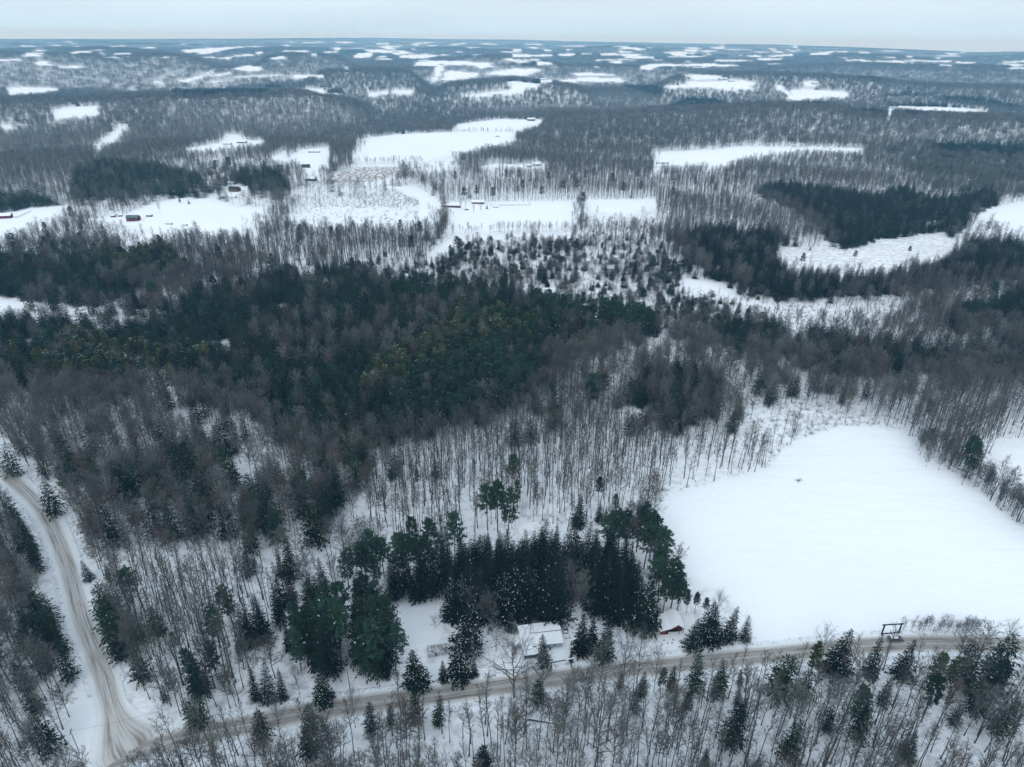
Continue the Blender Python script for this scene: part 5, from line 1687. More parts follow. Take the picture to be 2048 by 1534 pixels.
MASSN = {'slim': ('bare_woods', 'thin trunked bare hardwood stand'), 'full': ('bare_woods', 'dense grey brown bare hardwood canopy'), 'hem': ('hemlock_woods', 'dark hemlock woods'),
         'spr': ('spruce_woods', 'dark spruce woods'), 'pin': ('pine_woods', 'green pine woods'), 'olv': ('pine_woods', 'olive green pine woods'), 'shrub': ('undergrowth', 'bare twiggy brush')}
Hn = {'slim': 22, 'full': 20, 'hem': 18, 'spr': 21, 'pin': 21, 'olv': 20, 'shrub': 2.0}
rest = ~indiv
for ki, kd in enumerate(KN):
    m = rest & (kind == ki)
    s = h[m] / Hn[kd]
    w = (0.5 * s + 0.5) * rng.uniform(0.82, 1.2, m.sum())
    if kd == 'shrub':
        w = s * rng.uniform(0.8, 1.6, m.sum())
    scatter(MASSN[kd][0], MASSN[kd][1] + (' nearest the house and roads' if kd != 'shrub' else ' growing in the near clearings'), 'woodland' if kd != 'shrub' else 'undergrowth',
            'near_' + kd, P[m], z[m], np.c_[w, w, s])
# saplings and brush under the near woods
Ps, zs, hs, ks, cls_, pxs, pys, ds = fill_band(4.6, 90, 560)
m = np.isin(cls_, [CI['BOT'], CI['BOTR'], CI['HWS'], CI['TT'], CI['TTR'], CI['HW'], CI['MIXL'], CI['HWR'], CI['BRU'], CI['WET']]) & (rng.random(len(Ps)) < np.where(np.isin(cls_, [CI['BOT'], CI['BOTR']]), .30, .55))
s = rng.uniform(0.45, 1.25, m.sum())
scatter('saplings', 'thin saplings under the bare woods', 'undergrowth', 'sapling', Ps[m], zs[m], np.c_[s, s, s])
Ps, zs, hs, ks, cls_, pxs, pys, ds = fill_band(3.6, 90, 560)
m = np.isin(cls_, [CI['BOT'], CI['BOTR'], CI['HWS'], CI['TT'], CI['TTR'], CI['BRU']]) & (rng.random(len(Ps)) < np.where(cls_ == CI['BRU'], .9, .33))
s = rng.uniform(0.25, 0.8, m.sum())
s = np.where(cls_[m] == CI['BRU'], s * 1.3, s)
scatter('undergrowth', 'low twiggy brush poking through the snow', 'undergrowth', 'near_shrub', Ps[m], zs[m], np.c_[s, s, s])

Ps, zs, hs, ks, cls_, pxs, pys, ds = fill_band(4.2, 560, 1000)
m = np.isin(cls_, [CI['WET'], CI['BRU'], CI['HWS'], CI['SLOPE']]) & (rng.random(len(Ps)) < np.where(cls_ == CI['WET'], .95, .5))
s = rng.uniform(0.2, 0.75, m.sum())
scatter('saplings', 'grey brush and saplings of the snowy wetland and valley', 'undergrowth', 'sapling', Ps[m], zs[m], np.c_[s * 2.2, s * 2.2, s])
B1 = fill_band(5.2, 720, 1500)
P1, z1, h1, k1, c1, _, _, d1 = B1
print('band1', len(P1))
for ki, kd in enumerate(KN):
    m = k1 == ki
    s = h1[m] / Hn[kd]
    w = (0.5 * s + 0.5) * rng.uniform(0.85, 1.25, m.sum())
    if kd == 'shrub':
        w = s * rng.uniform(1.0, 2.0, m.sum())
    scatter(MASSN[kd][0], MASSN[kd][1] + ' in the middle distance', 'woodland' if kd != 'shrub' else 'undergrowth', ('mid_' if kd != 'shrub' else 'near_') + kd, P1[m], z1[m], np.c_[w, w, s])
P2, z2, h2_, k2, c2, _, _, d2 = fill_band(9.6, 1500, 3400, 1.0, 5, True)
print('band2', len(P2))
ever = np.isin(k2, [2, 3, 4, 5])
slope = np.isin(c2, [CI['SLOPE'], CI['TT'], CI['HWS']]) & ~ever
bare = ~ever & ~slope & (k2 < 6)
for nm, m, lb in (('far_bare', bare, 'bare woods covering the hills beyond the farms'), ('far_slope', slope, 'open bare woods on the snowy hill slopes'), ('far_ever', ever, 'dark evergreen patches on the far hills')):
    s = rng.uniform(0.85, 1.15, m.sum())
    scatter({'far_bare': 'bare_woods', 'far_slope': 'bare_woods', 'far_ever': 'evergreen_woods'}[nm], lb, 'woodland', nm, P2[m], z2[m], np.c_[s, s, s])
P3, z3, _, k3, c3, _, _, d3 = fill_band(24.0, 3400, 8500, 1.0, 12, True)
print('band3', len(P3))
ever = np.isin(k3, [2, 3, 4, 5]) & (c3 == CI['SPR'])
slope = (rng.random(len(P3)) < .5) & np.isin(c3, [CI['SLOPE'], CI['TT'], CI['HWS']]) & ~ever
bare = ~ever & ~slope
for nm, m, lb in (('dist_bare', bare, 'distant wooded hills fading to blue'), ('dist_slope', slope, 'distant thin woods over snowy slopes'), ('dist_ever', ever, 'distant evergreen patches fading to blue')):
    s = rng.uniform(0.85, 1.15, m.sum())
    scatter({'dist_bare': 'bare_woods', 'dist_slope': 'bare_woods', 'dist_ever': 'evergreen_woods'}[nm], lb, 'woodland', nm, P3[m], z3[m], np.c_[s, s, s])
P4, z4, _, k4, c4, _, _, d4 = fill_band(105.0, 8500, 17500, 1.0, 40, True)
print('band4', len(P4))
s = rng.uniform(0.85, 1.15, len(P4))
scatter('bare_woods', 'farthest wooded ridges along the horizon', 'woodland', 'rim_bare', P4, z4, np.c_[s, s, s])
# ------------------------------------------------------------------ buildings and small things
def hollow(prof_pts):
    return prof_pts


def long_house():
    p = foot(1063, 1300)
    t = thing('long_house', p, 'long low house with stepped snow covered metal roofs and blue grey siding beside the road', 'house', math.radians(9))
    t.scale = (.88, .88, .85)
    # right wing: low front roof, stepped up to a back roof
    b = MB().box(0, 11.8, 0.1, 5.0, 0, 2.5)
    b.build('wall', M_siding, t)
    b = MB().box(0, 11.8, 5.0, 9.2, 0, 3.3)
    o = b.build('wall', M_siding, t)
    r = MB()
    r.hexa([(-.25, -.45, 2.42), (12.2, -.45, 2.42), (12.2, 5.0, 3.05), (-.25, 5.0, 3.05)], [(-.25, -.45, 2.66), (12.2, -.45, 2.66), (12.2, 5.0, 3.30), (-.25, 5.0, 3.30)])
    ro = r.build('roof', M_snow, t)
    ro['label'] = 'lower front roof under smooth snow'
    for x in np.arange(0.6, 12, 0.9):
        MB().hexa([(x, -.4, 2.66), (x + .05, -.4, 2.66), (x + .05, 4.9, 3.29), (x, 4.9, 3.29)], [(x, -.4, 2.71), (x + .05, -.4, 2.71), (x + .05, 4.9, 3.34), (x, 4.9, 3.34)]).build('roof_seam', M_white, ro)
    MB().box(-.2, 12.2, 4.96, 5.06, 3.0, 3.72).build('roof_step_shade', M_dwood, t)  # step face coloured dark to paint in its shadow line
    r = MB()
    r.hexa([(1.8, 4.85, 3.70), (12.25, 4.85, 3.70), (12.25, 9.6, 3.30), (1.8, 9.6, 3.30)], [(1.8, 4.85, 3.96), (12.25, 4.85, 3.96), (12.25, 9.6, 3.56), (1.8, 9.6, 3.56)])
    r.build('roof', M_snow, t)['label'] = 'upper back roof with a step painted shadow dark below it'
    MB().hexa([(-2.6, 4.9, 3.42), (1.75, 4.9, 3.42), (1.75, 9.4, 3.12), (-2.6, 9.4, 3.12)], [(-2.6, 4.9, 3.66), (1.75, 4.9, 3.66), (1.75, 9.4, 3.36), (-2.6, 9.4, 3.36)]).build('roof', M_snow, t)
    # cross wing
    MB().box(-3.6, -0.05, -1.6, 9.0, 0, 2.9).build('wall', M_siding, t)
    MB().hexa([(-3.95, -2.0, 2.9), (0.2, -2.0, 3.0), (0.2, 9.3, 3.45), (-3.95, 9.3, 3.35)], [(-3.95, -2.0, 3.16), (0.2, -2.0, 3.26), (0.2, 9.3, 3.75), (-3.95, 9.3, 3.62)]).build('roof', M_snow, t)['label'] = 'roof of the cross wing running towards the road'
    # lean-to at the far side
    MB().box(-6.4, -3.65, 1.5, 5.5, 0, 2.2).build('wall', M_siding, t)
    MB().hexa([(-6.7, 1.2, 2.2), (-3.62, 1.2, 2.5), (-3.62, 5.8, 2.5), (-6.7, 5.8, 2.2)], [(-6.7, 1.2, 2.4), (-3.62, 1.2, 2.7), (-3.62, 5.8, 2.7), (-6.7, 5.8, 2.4)]).build('roof', M_snow, t)
    # porch
    pc = MB().box(-3.4, 3.6, -3.9, -3.75, 0.35, 0.45)
    pc.box(-3.4, 3.6, -3.9, -1.7, 0.2, 0.35)
    pc.build('porch_deck', M_wood, t)
    for x in (-3.3, -1.2, 1.2, 3.4):
        MB().box(x, x + .14, -3.85, -3.71, 0.3, 2.3).build('porch_post', M_wood, t)
    MB().hexa([(-3.6, -4.2, 2.25), (3.8, -4.2, 2.25), (3.8, -0.5, 2.42), (-3.6, -1.95, 2.5)], [(-3.6, -4.2, 2.42), (3.8, -4.2, 2.42), (3.8, -0.5, 2.60), (-3.6, -1.95, 2.68)]).build('porch_roof', M_snow, t)
    d = MB().box(-1.4, -0.4, -1.66, -1.60, 0.35, 2.35).build('door', M_brown, t)
    MB().box(-.58, -.52, -1.72, -1.66, 1.25, 1.35).build('handle', M_dark, d)
    for x in (-3.1, 0.9, 3.0):
        y = -1.62 if x < 0 else 0.06
        w = MB().box(x, x + .9, y - .03, y, 1.1, 2.0).build('window', M_white, t)
        MB().box(x + .08, x + .82, y - .06, y - .03, 1.18, 1.92).build('pane', M_glass, w)
    for x in (6.2, 8.4):
        w = MB().box(x, x + .9, .03, .1, 1.0, 1.9).build('window', M_white, t)
        MB().box(x + .08, x + .82, 0.0, .03, 1.08, 1.82).build('pane', M_glass, w)
    MB().tube([(-7.0, -1.4, 0), (-7.0, -1.4, 6.2)], [.16, .13], 6).build('chimney_pipe', M_brown, t)
    MB().box(-6.6, -6.0, -1.2, -.4, 0, 3.4).build('chimney', M_brown, t)
    MB().tube([(7.0, -.8, 0), (7.0, -.8, .9)], [.3, .3], 8).build('barrel', M_dark, t)


long_house()


def red_barn():
    p = foot(1352, 1268)
    t = thing('red_barn', p, 'small red barn with thick snow on its uneven saltbox roof', 'barn', math.radians(4))
    D = 6.6
    prof = [(-5.6, 0), (2.5, 0), (2.5, 2.6), (0.2, 4.5), (-2.1, 2.9), (-5.6, 1.9)]
    MB().prism([(x * .97, z * .98) for x, z in prof], 1.1, D).build('wall', M_red, t)
    # open front: frame posts, shade inside the bay painted as a dark panel
    MB().box(-2.9, 1.0, 1.02, 1.09, 0, 2.2).build('bay_shade_panel', M_dark, t)
    MB().prism([(-2.2, 2.72), (0.2, 4.38), (2.4, 2.55), (2.4, 2.3), (-2.2, 2.3)], 0.0, .12).build('gable', M_red, t)
    for x in (-5.4, -2.9, 1.0, 2.3):
        MB().box(x, x + .16, 0, .16, 0, 1.9 if x < -3 else 2.5).build('post', M_red, t)
    MB().box(-5.4, -2.9, .02, .10, 0, 1.7).build('board_wall', M_red, t)
    for (a, za), (b_, zb), nm in (((-5.95, 1.82), (-2.1, 2.95), 'roof'), ((-2.1, 2.95), (0.2, 4.6), 'roof'), ((0.2, 4.6), (2.9, 2.45), 'roof')):
        MB().hexa([(a, -.5, za), (b_, -.5, zb), (b_, D + .4, zb), (a, D + .4, za)], [(a, -.5, za + .34), (b_, -.5, zb + .34), (b_, D + .4, zb + .34), (a, D + .4, za + .34)]).build(nm, M_snow, t)
    w = MB().box(-4.6, -4.0, -.03, .02, .8, 1.4).build('window', M_white, t)
    MB().box(-4.55, -4.05, -.06, -.03, .85, 1.35).build('pane', M_glass, w)


red_barn()


def suv():
    p = foot(1790, 1281)
    t = thing('parked_car', p + [0, 0, .05], 'dark grey car dusted with snow parked at the roadside by the timber gate', 'car', math.radians(3))
    b = MB()
    b.prism([(-2.35, .42), (2.3, .42), (2.38, .75), (2.25, 1.0), (1.25, 1.08), (-2.2, 1.12), (-2.4, .8)], -.92, .92)
    b.build('body', M_car, t)
    c = MB().hexa([(-2.15, -.88, 1.1), (1.2, -.88, 1.08), (1.2, .88, 1.08), (-2.15, .88, 1.1)], [(-1.95, -.72, 1.68), (.45, -.72, 1.70), (.45, .72, 1.70), (-1.95, .72, 1.68)])
    c.build('cabin', M_car, t)
    MB().hexa([(-1.9, -.7, 1.69), (.4, -.7, 1.71), (.4, .7, 1.71), (-1.9, .7, 1.69)], [(-1.8, -.62, 1.75), (.3, -.62, 1.77), (.3, .62, 1.77), (-1.8, .62, 1.75)]).build('roof_snow', M_snow, t)
    for sy in (-1, 1):
        MB().hexa([(-1.85, sy * .875, 1.16), (-.5, sy * .875, 1.16), (-.5, sy * .90, 1.16), (-1.85, sy * .90, 1.16)], [(-1.75, sy * .74, 1.6), (-.5, sy * .74, 1.6), (-.5, sy * .77, 1.6), (-1.75, sy * .77, 1.6)]).build('window', M_glass, t)
        MB().hexa([(-.4, sy * .875, 1.16), (.95, sy * .875, 1.16), (.95, sy * .90, 1.16), (-.4, sy * .90, 1.16)], [(-.4, sy * .74, 1.6), (.4, sy * .74, 1.6), (.4, sy * .77, 1.6), (-.4, sy * .77, 1.6)]).build('window', M_glass, t)
        MB().box(2.28, 2.37, sy * .75 - .15, sy * .75 + .15, .72, .86).build('headlight', M_white, t)
        for x in (-1.45, 1.4):
            w = MB().tube([(x, sy * .74, .36), (x, sy * .96, .36)], [.37, .37], 14).build('wheel', M_tyre, t)
            MB().tube([(x, sy * .955, .36), (x, sy * .985, .36)], [.2, .2], 10).build('rim', M_white, w)
    MB().hexa([(1.22, -.8, 1.12), (.55, -.7, 1.63), (.55, .7, 1.63), (1.22, .8, 1.12)], [(1.27, -.8, 1.13), (.60, -.7, 1.65), (.60, .7, 1.65), (1.27, .8, 1.13)]).build('windscreen', M_glass, t)


suv()


def span_px(a, b):
    A, B = foot(*a), foot(*b)
    return A, B, float(np.hypot(*(B - A)[:2])), math.atan2(B[1] - A[1], B[0] - A[0])


def timber_gate(name, a, b, H, over, label, cat, low=False, r=.18):
    A, B, L, rz = span_px(a, b)
    t = thing(name, A, label, cat, rz)
    for x in (0, L):
        MB().box(x - r, x + r, -r, r, 0, H).build('post', M_dwood, t)
    MB().box(-over, L + over, -r * .9, r * .9, H, H + r * 1.7).build('beam', M_dwood, t)
    if low:
        MB().box(r, L - r, -.08, .08, .25, .55).build('rail', M_dwood, t)
        for k in (1, 2, 3):
            MB().box(L * k / 4 - .06, L * k / 4 + .06, -.06, .06, 0, .9).build('bar', M_dwood, t)
    return t, L


timber_gate('timber_gate', (1763, 1269), (1797, 1266), 4.3, .8, 'tall dark timber gate frame standing between the large field and the parked car', 'gate', True)
t, L = timber_gate('timber_gateway', (1102, 1342), (1142, 1335), 3.6, 1.0, 'weathered timber gateway with a snow topped beam by the gable spruces', 'gate', False, .13)
MB().box(L * .7, L + 1.0, -.16, .16, 3.8, 3.98).build('snow_cap', M_snow, t)


def rail_fence(a, b, label, posts=3, H=1.1, rails=(.5, .95), name='rail_fence', m=None, group=None, r=.06):
    A, B, L, rz = span_px(a, b)
    t = thing(name, A, label, 'fence', rz, group)
    d = (B - A) / L
    for k in range(posts):
        x = L * k / (posts - 1)
        q = A[:2] + d[:2] * x
        z = float(G(q[0], q[1])) - A[2]
        MB().box(x - r, x + r, -r, r, z, z + H).build('post', m or M_wood, t)
    z1 = B[2] - A[2]
    for zr in rails:
        MB().hexa([(0, -.035, zr), (L, -.035, zr + z1), (L, .035, zr + z1), (0, .035, zr)], [(0, -.035, zr + .1), (L, -.035, zr + z1 + .1), (L, .035, zr + z1 + .1), (0, .035, zr + .1)]).build('rail', m or M_wood, t)
    return t


rail_fence((1043, 1348), (1059, 1345), 'short rail fence between the great spreading tree and the road', 3, .9)
rail_fence((975, 1357), (991, 1353), 'short rail fence left of the great spreading tree', 2, .8)
rail_fence((1041, 1408), (1079, 1402), 'thin rail frame on the snow below the road', 5, 1.6, (1.45,), r=.05)
rail_fence((855, 1298), (899, 1292), 'wire fence along the far side of the small garden', 7, 1.5, (.4, .9, 1.4), 'garden_fence', M_wood, r=.05)
rail_fence((857, 1316), (899, 1309), 'wire fence along the near side of the small garden', 7, 1.5, (.4, .9, 1.4), 'garden_fence', M_wood, r=.05)
rail_fence((855, 1298), (857, 1316), 'wire fence closing the small garden at its end', 4, 1.5, (.4, .9, 1.4), 'garden_fence', M_wood, r=.05)
for i, (x, y) in enumerate([(865, 1304), (873, 1310), (884, 1300), (892, 1304)]):
    p = foot(x, y)
    o = shrub(1200 + i, 2.4, 14, .05).build('garden_bush', M_twig)
    o.location = p
    tag(o, ['bare bush in the fenced garden, nearest its outer corner', 'bare bush in the middle of the fenced garden', 'bare bush at the far side of the fenced garden', 'bare bush in the fenced garden nearest the broad spruce'][i], 'bush', 'bare bushes in the fenced garden')
# arch beside the lawn
A, B, L, rz = span_px((1064, 1344), (1071, 1343))
t = thing('garden_arch', A, 'small thin garden arch on the lawn near the road', 'arch', rz)
MB().tube([(0, 0, 0), (0, 0, 1.7), (L * .2, 0, 2.1), (L * .5, 0, 2.25), (L * .8, 0, 2.1), (L, 0, 1.7), (L, 0, 0)], [.05] * 7, 5).build('hoop', M_dwood, t)


def picnic_table(x, y, label, rz=.15):
    t = thing('picnic_table', foot(x, y), label, 'table', rz)
    MB().box(-1.0, 1.0, -.38, .38, .70, .76).build('tabletop', M_wood, t)
    MB().box(-.98, .98, -.36, .36, .76, .90).build('snow_cover', M_snow, t)
    for s in (-1, 1):
        MB().box(-1.0, 1.0, s * .75 - .14, s * .75 + .14, .42, .47).build('bench', M_wood, t)
        for q in (-1, 1):
            MB().hexa([(s * .7 - .05, q * .7 - .05, 0), (s * .7 + .05, q * .7 - .05, 0), (s * .7 + .05, q * .7 + .05, 0), (s * .7 - .05, q * .7 + .05, 0)],
                      [(s * .7 - .05, q * .3 - .05, .7), (s * .7 + .05, q * .3 - .05, .7), (s * .7 + .05, q * .3 + .05, .7), (s * .7 - .05, q * .3 + .05, .7)]).build('leg', M_wood, t)


picnic_table(1146, 1237, 'snow topped picnic table under the huge round crowned bare tree')


def raised_bed(x, y, label):
    t = thing('raised_bed', foot(x, y), label, 'garden bed', .12, 'raised garden beds beside the house')
    for a in ((-.75, .75, -.6, -.52), (-.75, .75, .52, .6)):
        MB().box(*a, 0, .45).build('side_board', M_wood, t)
    for a in ((-.75, -.67, -.52, .52), (.67, .75, -.52, .52)):
        MB().box(*a, 0, .45).build('end_board', M_wood, t)
    MB().box(-.66, .66, -.51, .51, 0, .4).build('snow_fill', M_snow, t)


raised_bed(1131, 1257, 'upper of two snow filled raised beds beside the house gable')
raised_bed(1131, 1265, 'lower of two snow filled raised beds beside the house gable')
for i, (x, y) in enumerate([(1133, 1277), (1139, 1276), (1146, 1266), (1142, 1288)]):
    t = thing('garden_pot', foot(x, y), ['dark pot near the lower raised bed', 'dark pot right of another by the raised bed', 'dark pot beneath the first gable spruce', 'dark pot on the snow below the raised beds'][i], 'pot')
    MB().tube([(0, 0, 0), (0, 0, .5)], [.2, .3], 8).build('pot', M_dark, t)
    MB().tube([(0, 0, .5), (0, 0, .58)], [.27, .15], 8).build('snow_cap', M_snow, t)
# little trailer in the driveway clearing
t = thing('utility_trailer', foot(1257, 1245), 'small snow capped box trailer in the driveway clearing', 'trailer', math.radians(-4))
MB().box(-.7, .7, -.3, 2.4, .45, 1.15).build('box', M_white, t)
MB().box(-.74, .74, -.34, 2.44, 1.15, 1.35).build('snow_cap', M_snow, t)
MB().box(-.6, .6, -.42, -.31, .5, 1.0).build('tailgate', M_dark, t)
MB().tube([(0, 2.4, .5), (0, 3.3, .45)], [.05, .05], 5).build('drawbar', M_dark, t)
for s in (-1, 1):
    MB().tube([(s * .72, .8, .3), (s * .9, .8, .3)], [.32, .32], 12).build('wheel', M_tyre, t)
for i, (x, y) in enumerate([(1328, 1281), (1346, 1280), (1335, 1286.5), (1344, 1286.5)]):
    t = thing('tree_stump', foot(x, y), ['log seat before the red barn, nearest the huge spruce', 'log seat before the red barn, closest to its door', 'log seat before the red barn, front row toward the spruce', 'log seat before the red barn, front row toward the clump'][i], 'stump', 0, 'log seats in front of the red barn')
    MB().tube([(0, 0, 0), (.02, 0, .45)], [.24, .21], 9).build('log', M_wood, t)
    MB().tube([(.02, 0, .45), (.02, 0, .5)], [.15, .08], 9).build('snow_cap', M_snow, t)


def log(a, b, r, label, branch=True):
    A, B = foot(*a), foot(*b)
    t = thing('fallen_log', A, label, 'log')
    v = B - A
    pts = [v * k / 4 + np.array([0, 0, r + .1 * math.sin(k)]) for k in range(5)]
    MB().tube(pts, np.linspace(r, r * .4, 5), 6).build('trunk', M_bark, t)
    if branch:
        for k in (2, 3):
            q = pts[k]
            MB().tube([q, q + [.3, .8, 1.0], q + [.4, 1.2, 2.0]], [r * .4, r * .25, .02], 4).build('branch', M_bark, t)


log((1056, 1440), (1122, 1451), .22, 'long dark fallen log on the snow below the house')
log((1775, 1403), (1788, 1416), .25, 'short fallen log between leaning trunks in the lower wood')
log((1810, 1368), (1839, 1372), .20, 'fallen log under the conifers right of the timber gate')
log((1888, 1407), (1920, 1405), .18, 'long level log beside the small grey green hemlock')
log((1915, 938), (1938, 946), .25, 'fallen bare tree on the far edge of the large field')
# brush tuft in the large field
p = foot(1597, 962)
o = shrub(1300, 2.0, 16, .06).build('field_bush', M_twig2)
o.location = p
o.scale = (1.5, 1.2, 1)
tag(o, 'small tuft of dead stalks alone in the large snow field', 'bush')
# utility poles and wires
def pole_line(pts, H, label_w, labels, r=.14, sag=1.2):
    F_ = [foot(*q) for q in pts]
    for q, lb in zip(F_, labels):
        t = thing('utility_pole', q, lb, 'utility pole', math.atan2(F_[-1][1] - F_[0][1], F_[-1][0] - F_[0][0]) + math.pi / 2, 'utility poles')
        MB().tube([(0, 0, 0), (0, 0, H)], [r, r * .8], 6).build('pole', M_wood, t)
        MB().box(-1.1, 1.1, -.06, .06, H - .7, H - .55).build('crossarm', M_wood, t)
        for x in (-.95, 0, .95):
            MB().tube([(x, 0, H - .55), (x, 0, H - .35)], [.05, .04], 5).build('insulator', M_white, t)
    t = thing('power_line', F_[0], label_w, 'cable')
    for a, b in zip(F_[:-1], F_[1:]):
        s = np.linspace(0, 1, 9)
        P_ = a[None] + (b - a)[None] * s[:, None]
        P_[:, 2] += H - .4 - sag * 4 * s * (1 - s)
        MB().tube(P_ - F_[0], np.full(9, .025 if H < 11 else .12), 3, cap=False).build('wire', M_wire, t)


pole_line([(157, 1500), (420, 1432), (700, 1380)], 8.5, 'overhead wire along the upper side of the dirt road', ['bare utility pole left of the road junction', 'utility pole by the dirt road right of the junction', 'utility pole beside the road near the pine plantation'], .12)
pole_line([(1005, 352), (1180, 358), (1350, 358), (1500, 352)], 20, 'dark power line crossing the thin trunked wood beyond the pasture',
          ['power line pole nearest the thin snow strip', 'power line pole in the thin wood above the hedgerow', 'power line pole below the long bent snow field', 'power line pole above the dark spruce wood'], .3, 3)


def farm(x, y, L, W, H, label, cat='barn', roof=None, wall=None, rz=0.0, name='farm_building', win=3, group=None, pitch=.45):
    p = foot(x, y)
    t = thing(name, p - [0, 0, .3], label, cat, rz, group)
    MB().prism([(-W / 2, 0), (W / 2, 0), (W / 2, H), (0, H + W / 2 * pitch), (-W / 2, H)], -L / 2, L / 2).build('wall', wall or M_red, t).rotation_euler = (0, 0, math.pi / 2)
    zr = H + W / 2 * pitch
    for s in (-1, 1):
        o = MB().hexa([(-L / 2 - .4, s * (W / 2 + .4), H - .15), (L / 2 + .4, s * (W / 2 + .4), H - .15), (L / 2 + .4, 0, zr + .05), (-L / 2 - .4, 0, zr + .05)],
                      [(-L / 2 - .4, s * (W / 2 + .4), H + .2), (L / 2 + .4, s * (W / 2 + .4), H + .2), (L / 2 + .4, 0, zr + .4), (-L / 2 - .4, 0, zr + .4)])
        o.build('roof', (roof or M_snow) if s < 0 else M_snow, t)
    for k in range(win):
        xw = -L / 2 + L * (k + .5) / win
        w = MB().box(xw - .6, xw + .6, -W / 2 - .08, -W / 2 - .01, 1.0, 2.1).build('window', M_white, t)
        MB().box(xw - .5, xw + .5, -W / 2 - .13, -W / 2 - .085, 1.1, 2.0).build('pane', M_glass, w)
    MB().box(L / 2 + .02, L / 2 + .1, -1.1, 1.1, 0, 2.3).build('door', M_dark, t)


farm(268, 441, 12, 8, 4.2, 'red barn with a green metal roof in the far snow pasture', 'barn', M_green, M_red, .05, 'barn')
for i, (x, y) in enumerate([(227, 434), (241, 433), (237, 430), (257, 433)]):
    farm(x, y, 4, 3, 2.2, ['little snow roofed shed farthest left of the green roofed barn', 'little snow roofed shed second from the green roofed barn', 'little snow roofed shed behind two others by the green roofed barn',
                           'little snow roofed shed next to the green roofed barn'][i], 'shed', M_snow, M_brown, .3 * i, 'small_shed', 1, 'small sheds by the green roofed barn')
farm(299, 433, 6, 3, 2.2, 'dark open wagon shed right of the green roofed barn', 'shed', M_snow, M_dwood, 0, 'small_shed', 1)
farm(338, 449, 7, 2.6, 1.2, 'low greenhouse on the snow pasture below the barn', 'greenhouse', M_white, M_siding, -.1, 'greenhouse', 4, None, .3)
farm(371, 452, 4, 2, 1.0, 'tiny low frame right of the greenhouse on the snow pasture', 'greenhouse', M_white, M_siding, -.2, 'greenhouse', 2, None, .3)
farm(10, 436, 14, 8, 3.6, 'red farm building at the left edge of the sloping meadow', 'barn', M_snow, M_red, .3, 'barn')
farm(355, 387, 9, 6, 3, 'white roofed cottage under a tall dark tree beside the farm lane', 'house', M_snow, M_white, 0, 'farmhouse')
farm(457, 396, 20, 6, 2.8, 'long white house at the upper edge of the snow pasture', 'house', M_snow, M_white, -.1, 'farmhouse', 6)
farm(470, 382, 13, 8, 4, 'dark house with patchy snow roof above the long white house', 'house', M_dwood, M_brown, -.2, 'farmhouse')
farm(463, 368, 8, 5, 2.6, 'small white roofed cabin above the dark house', 'cabin', M_snow, M_white, 0, 'cabin', 2)
farm(484, 286, 18, 8, 3, 'long low barn beside the valley road', 'barn', M_snow, M_brown, 0, 'barn', 5)
farm(455, 289, 16, 6, 2.5, 'low dark shed left of the long valley barn', 'shed', M_snow, M_dwood, 0, 'shed', 3)
farm(902, 414, 22, 6, 2.8, 'long dark low barn left in the square pasture farmyard', 'barn', M_snow, M_red, 0, 'barn', 5)
farm(956, 407, 15, 6, 2.6, 'long dark low barn right in the square pasture farmyard', 'barn', M_snow, M_red, 0, 'barn', 4)
farm(933, 420, 4, 3, 2, 'small dark shed between the two low barns', 'shed', M_snow, M_dwood, 0, 'small_shed', 1)
farm(991, 415, 6, 3.5, 1.8, 'small pale hut on the square pasture below the paddock fence', 'shed', M_snow, M_siding, 0, 'small_shed', 2)
farm(1325, 327, 22, 7, 2.8, 'long low shed at the near corner of the long bent field', 'shed', M_snow, M_siding, 0, 'shed', 5)
farm(1072, 332, 15, 10, 4.5, 'farmhouse with snowy roofs at the end of the thin snow strip', 'house', M_snow, M_siding, .4, 'farmhouse')
farm(1058, 334, 8, 6, 3, 'garage left of the farmhouse on the thin snow strip', 'garage', M_snow, M_siding, .2, 'garage', 1)
farm(1062, 242, 22, 12, 6, 'brown farmhouse at the far corner of the narrow snow field', 'house', M_snow, M_brown, .1, 'farmhouse')
farm(995, 274, 9, 8, 4, 'small hay shelter in the wedge shaped field', 'shelter', M_snow, M_siding, 0, 'shelter', 1)
farm(612, 335, 12, 7, 3, 'dark roofed farmstead house left of the hillside clearing', 'house', M_dwood, M_brown, .3, 'farmhouse')
farm(622, 361, 14, 8, 3.4, 'dark house at the foot of the hillside clearing', 'house', M_snow, M_dwood, -.1, 'farmhouse')
farm(628, 305, 20, 5, 2.4, 'long low stable at the top of the hillside clearing', 'stable', M_snow, M_dwood, 0, 'stable', 5)
for (x, y, l, lb) in [(1062, 163, 40, 'large far barn at the edge of the hilltop field'), (1086, 160, 30, 'far white barn right of the large hilltop barn'), (1445, 160, 34, 'far farmstead house on the big ridge field'),
                      (1462, 163, 24, 'far farmstead shed on the big ridge field'), (885, 130, 40, 'far barn in the upper snow fields'), (1858, 226, 24, 'far dark shed below the long ridge field'),
                      (1630, 168, 26, 'far house in the fenced ridge clearing')]:
    farm(x, y, l, l * .5, l * .18, lb, 'barn', M_snow, M_siding, .2, 'far_barn', 3)
rail_fence((980, 412), (1060, 411), 'long paddock fence on the square pasture, near side', 22, 1.5, (.7, 1.3), 'paddock_fence', M_dwood, r=.12)
rail_fence((1059, 411), (1060, 404), 'paddock fence end on the square pasture', 4, 1.5, (.7, 1.3), 'paddock_fence', M_dwood, r=.12)
rail_fence((170, 458), (203, 458), 'dark farmyard fence between two evergreens', 12, 2.2, (.5, 1.2, 1.9), 'farm_fence', M_dwood, r=.12)
rail_fence((32, 437), (62, 424), 'rail fence crossing the sloping meadow', 10, 1.5, (.7, 1.3), 'meadow_fence', M_dwood, r=.12)
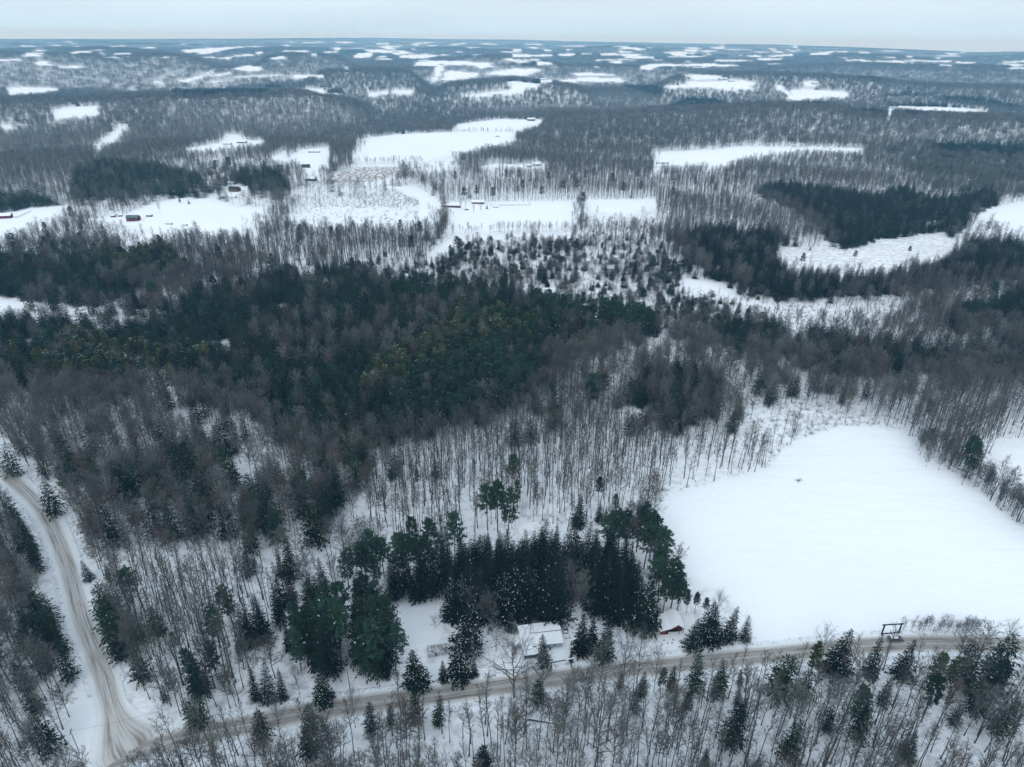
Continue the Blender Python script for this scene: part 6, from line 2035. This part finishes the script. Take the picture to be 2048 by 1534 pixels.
# hedgerows: narrow masses of brush and small trees between fields
def hedge(a, b, wpx, n, label, tall=.5, src='mid_full', short=.25):
    A, B = foot(*a), foot(*b)
    s = rng.random(n)
    P_ = A[None, :2] + (B - A)[None, :2] * s[:, None] + rng.normal(0, wpx, (n, 2))
    z_ = G(P_[:, 0], P_[:, 1])
    q = rng.uniform(short, tall, n)
    scatter('hedgerow', label, 'hedgerow', src, P_, z_, np.c_[q * 1.1, q * 1.1, q])


hedge((1160, 402), (1158, 462), 4.5, 90, 'narrow dark hedgerow between the square pasture and the small field')
hedge((880, 430), (868, 480), 6, 130, 'hedgerow between the snow lane and the square pasture')
hedge((555, 420), (515, 470), 8, 150, 'slanting hedgerow right of the long pasture')
hedge((900, 468), (1160, 462), 4, 90, 'thin line of bare trees along the near edge of the square pasture', .6)
hedge((250, 398), (320, 392), 7, 70, 'brushy hedge above the small sheds')
hedge((700, 327), (850, 327), 3, 60, 'tree line along the near edge of the wedge shaped field', .6)
hedge((1800, 1262), (1960, 1262), 1.2, 60, 'low dead weeds between the large field and the road', .28)
hedge((1850, 888), (1960, 975), 4.5, 60, 'bare hedgerow trees along the upper right side of the large field', .62, 'near_full', .35)
hedge((1960, 975), (2120, 1085), 3.5, 55, 'bare hedgerow trees between the large field and the field cut by the edge', .58, 'near_full', .32)
hedge((905, 265), (1030, 265), 4, 50, 'thin tree line splitting the wedge shaped field from the narrow one', .7)
hedge((1300, 306), (1306, 345), 5, 60, 'tree line at the near end of the long bent field', .8)
hedge((698, 325), (727, 280), 5, 60, 'tree line down the outer side of the wedge shaped field', .8)
hedge((640, 350), (700, 335), 5, 60, 'tree line beside the stubble field', .7)
hedge((825, 345), (920, 335), 4, 50, 'tree line below the small rounded field', .6)
# ------------------------------------------------------------------ haze
def haze():
    me = MB().box(-24000, 24000, -300, 24600, -90, 235).mesh('haze', [])
    m = bpy.data.materials.new('haze')
    m.use_nodes = True
    t = m.node_tree
    t.nodes.clear()
    o_ = t.nodes.new('ShaderNodeOutputMaterial')
    v = t.nodes.new('ShaderNodeVolumePrincipled')
    v.inputs['Color'].default_value = (0.31, 0.67, 1.0, 1)
    v.inputs['Absorption Color'].default_value = (1, 1, 1, 1)
    v.inputs['Density'].default_value = 0.86e-4
    v.inputs['Anisotropy'].default_value = 0.0
    t.links.new(v.outputs[0], o_.inputs['Volume'])
    me.materials.append(m)
    o = bpy.data.objects.new('haze', me)
    COL.objects.link(o)
    tag(o, 'thin blue winter haze filling the air over the hills', 'haze', kind='stuff')


haze()
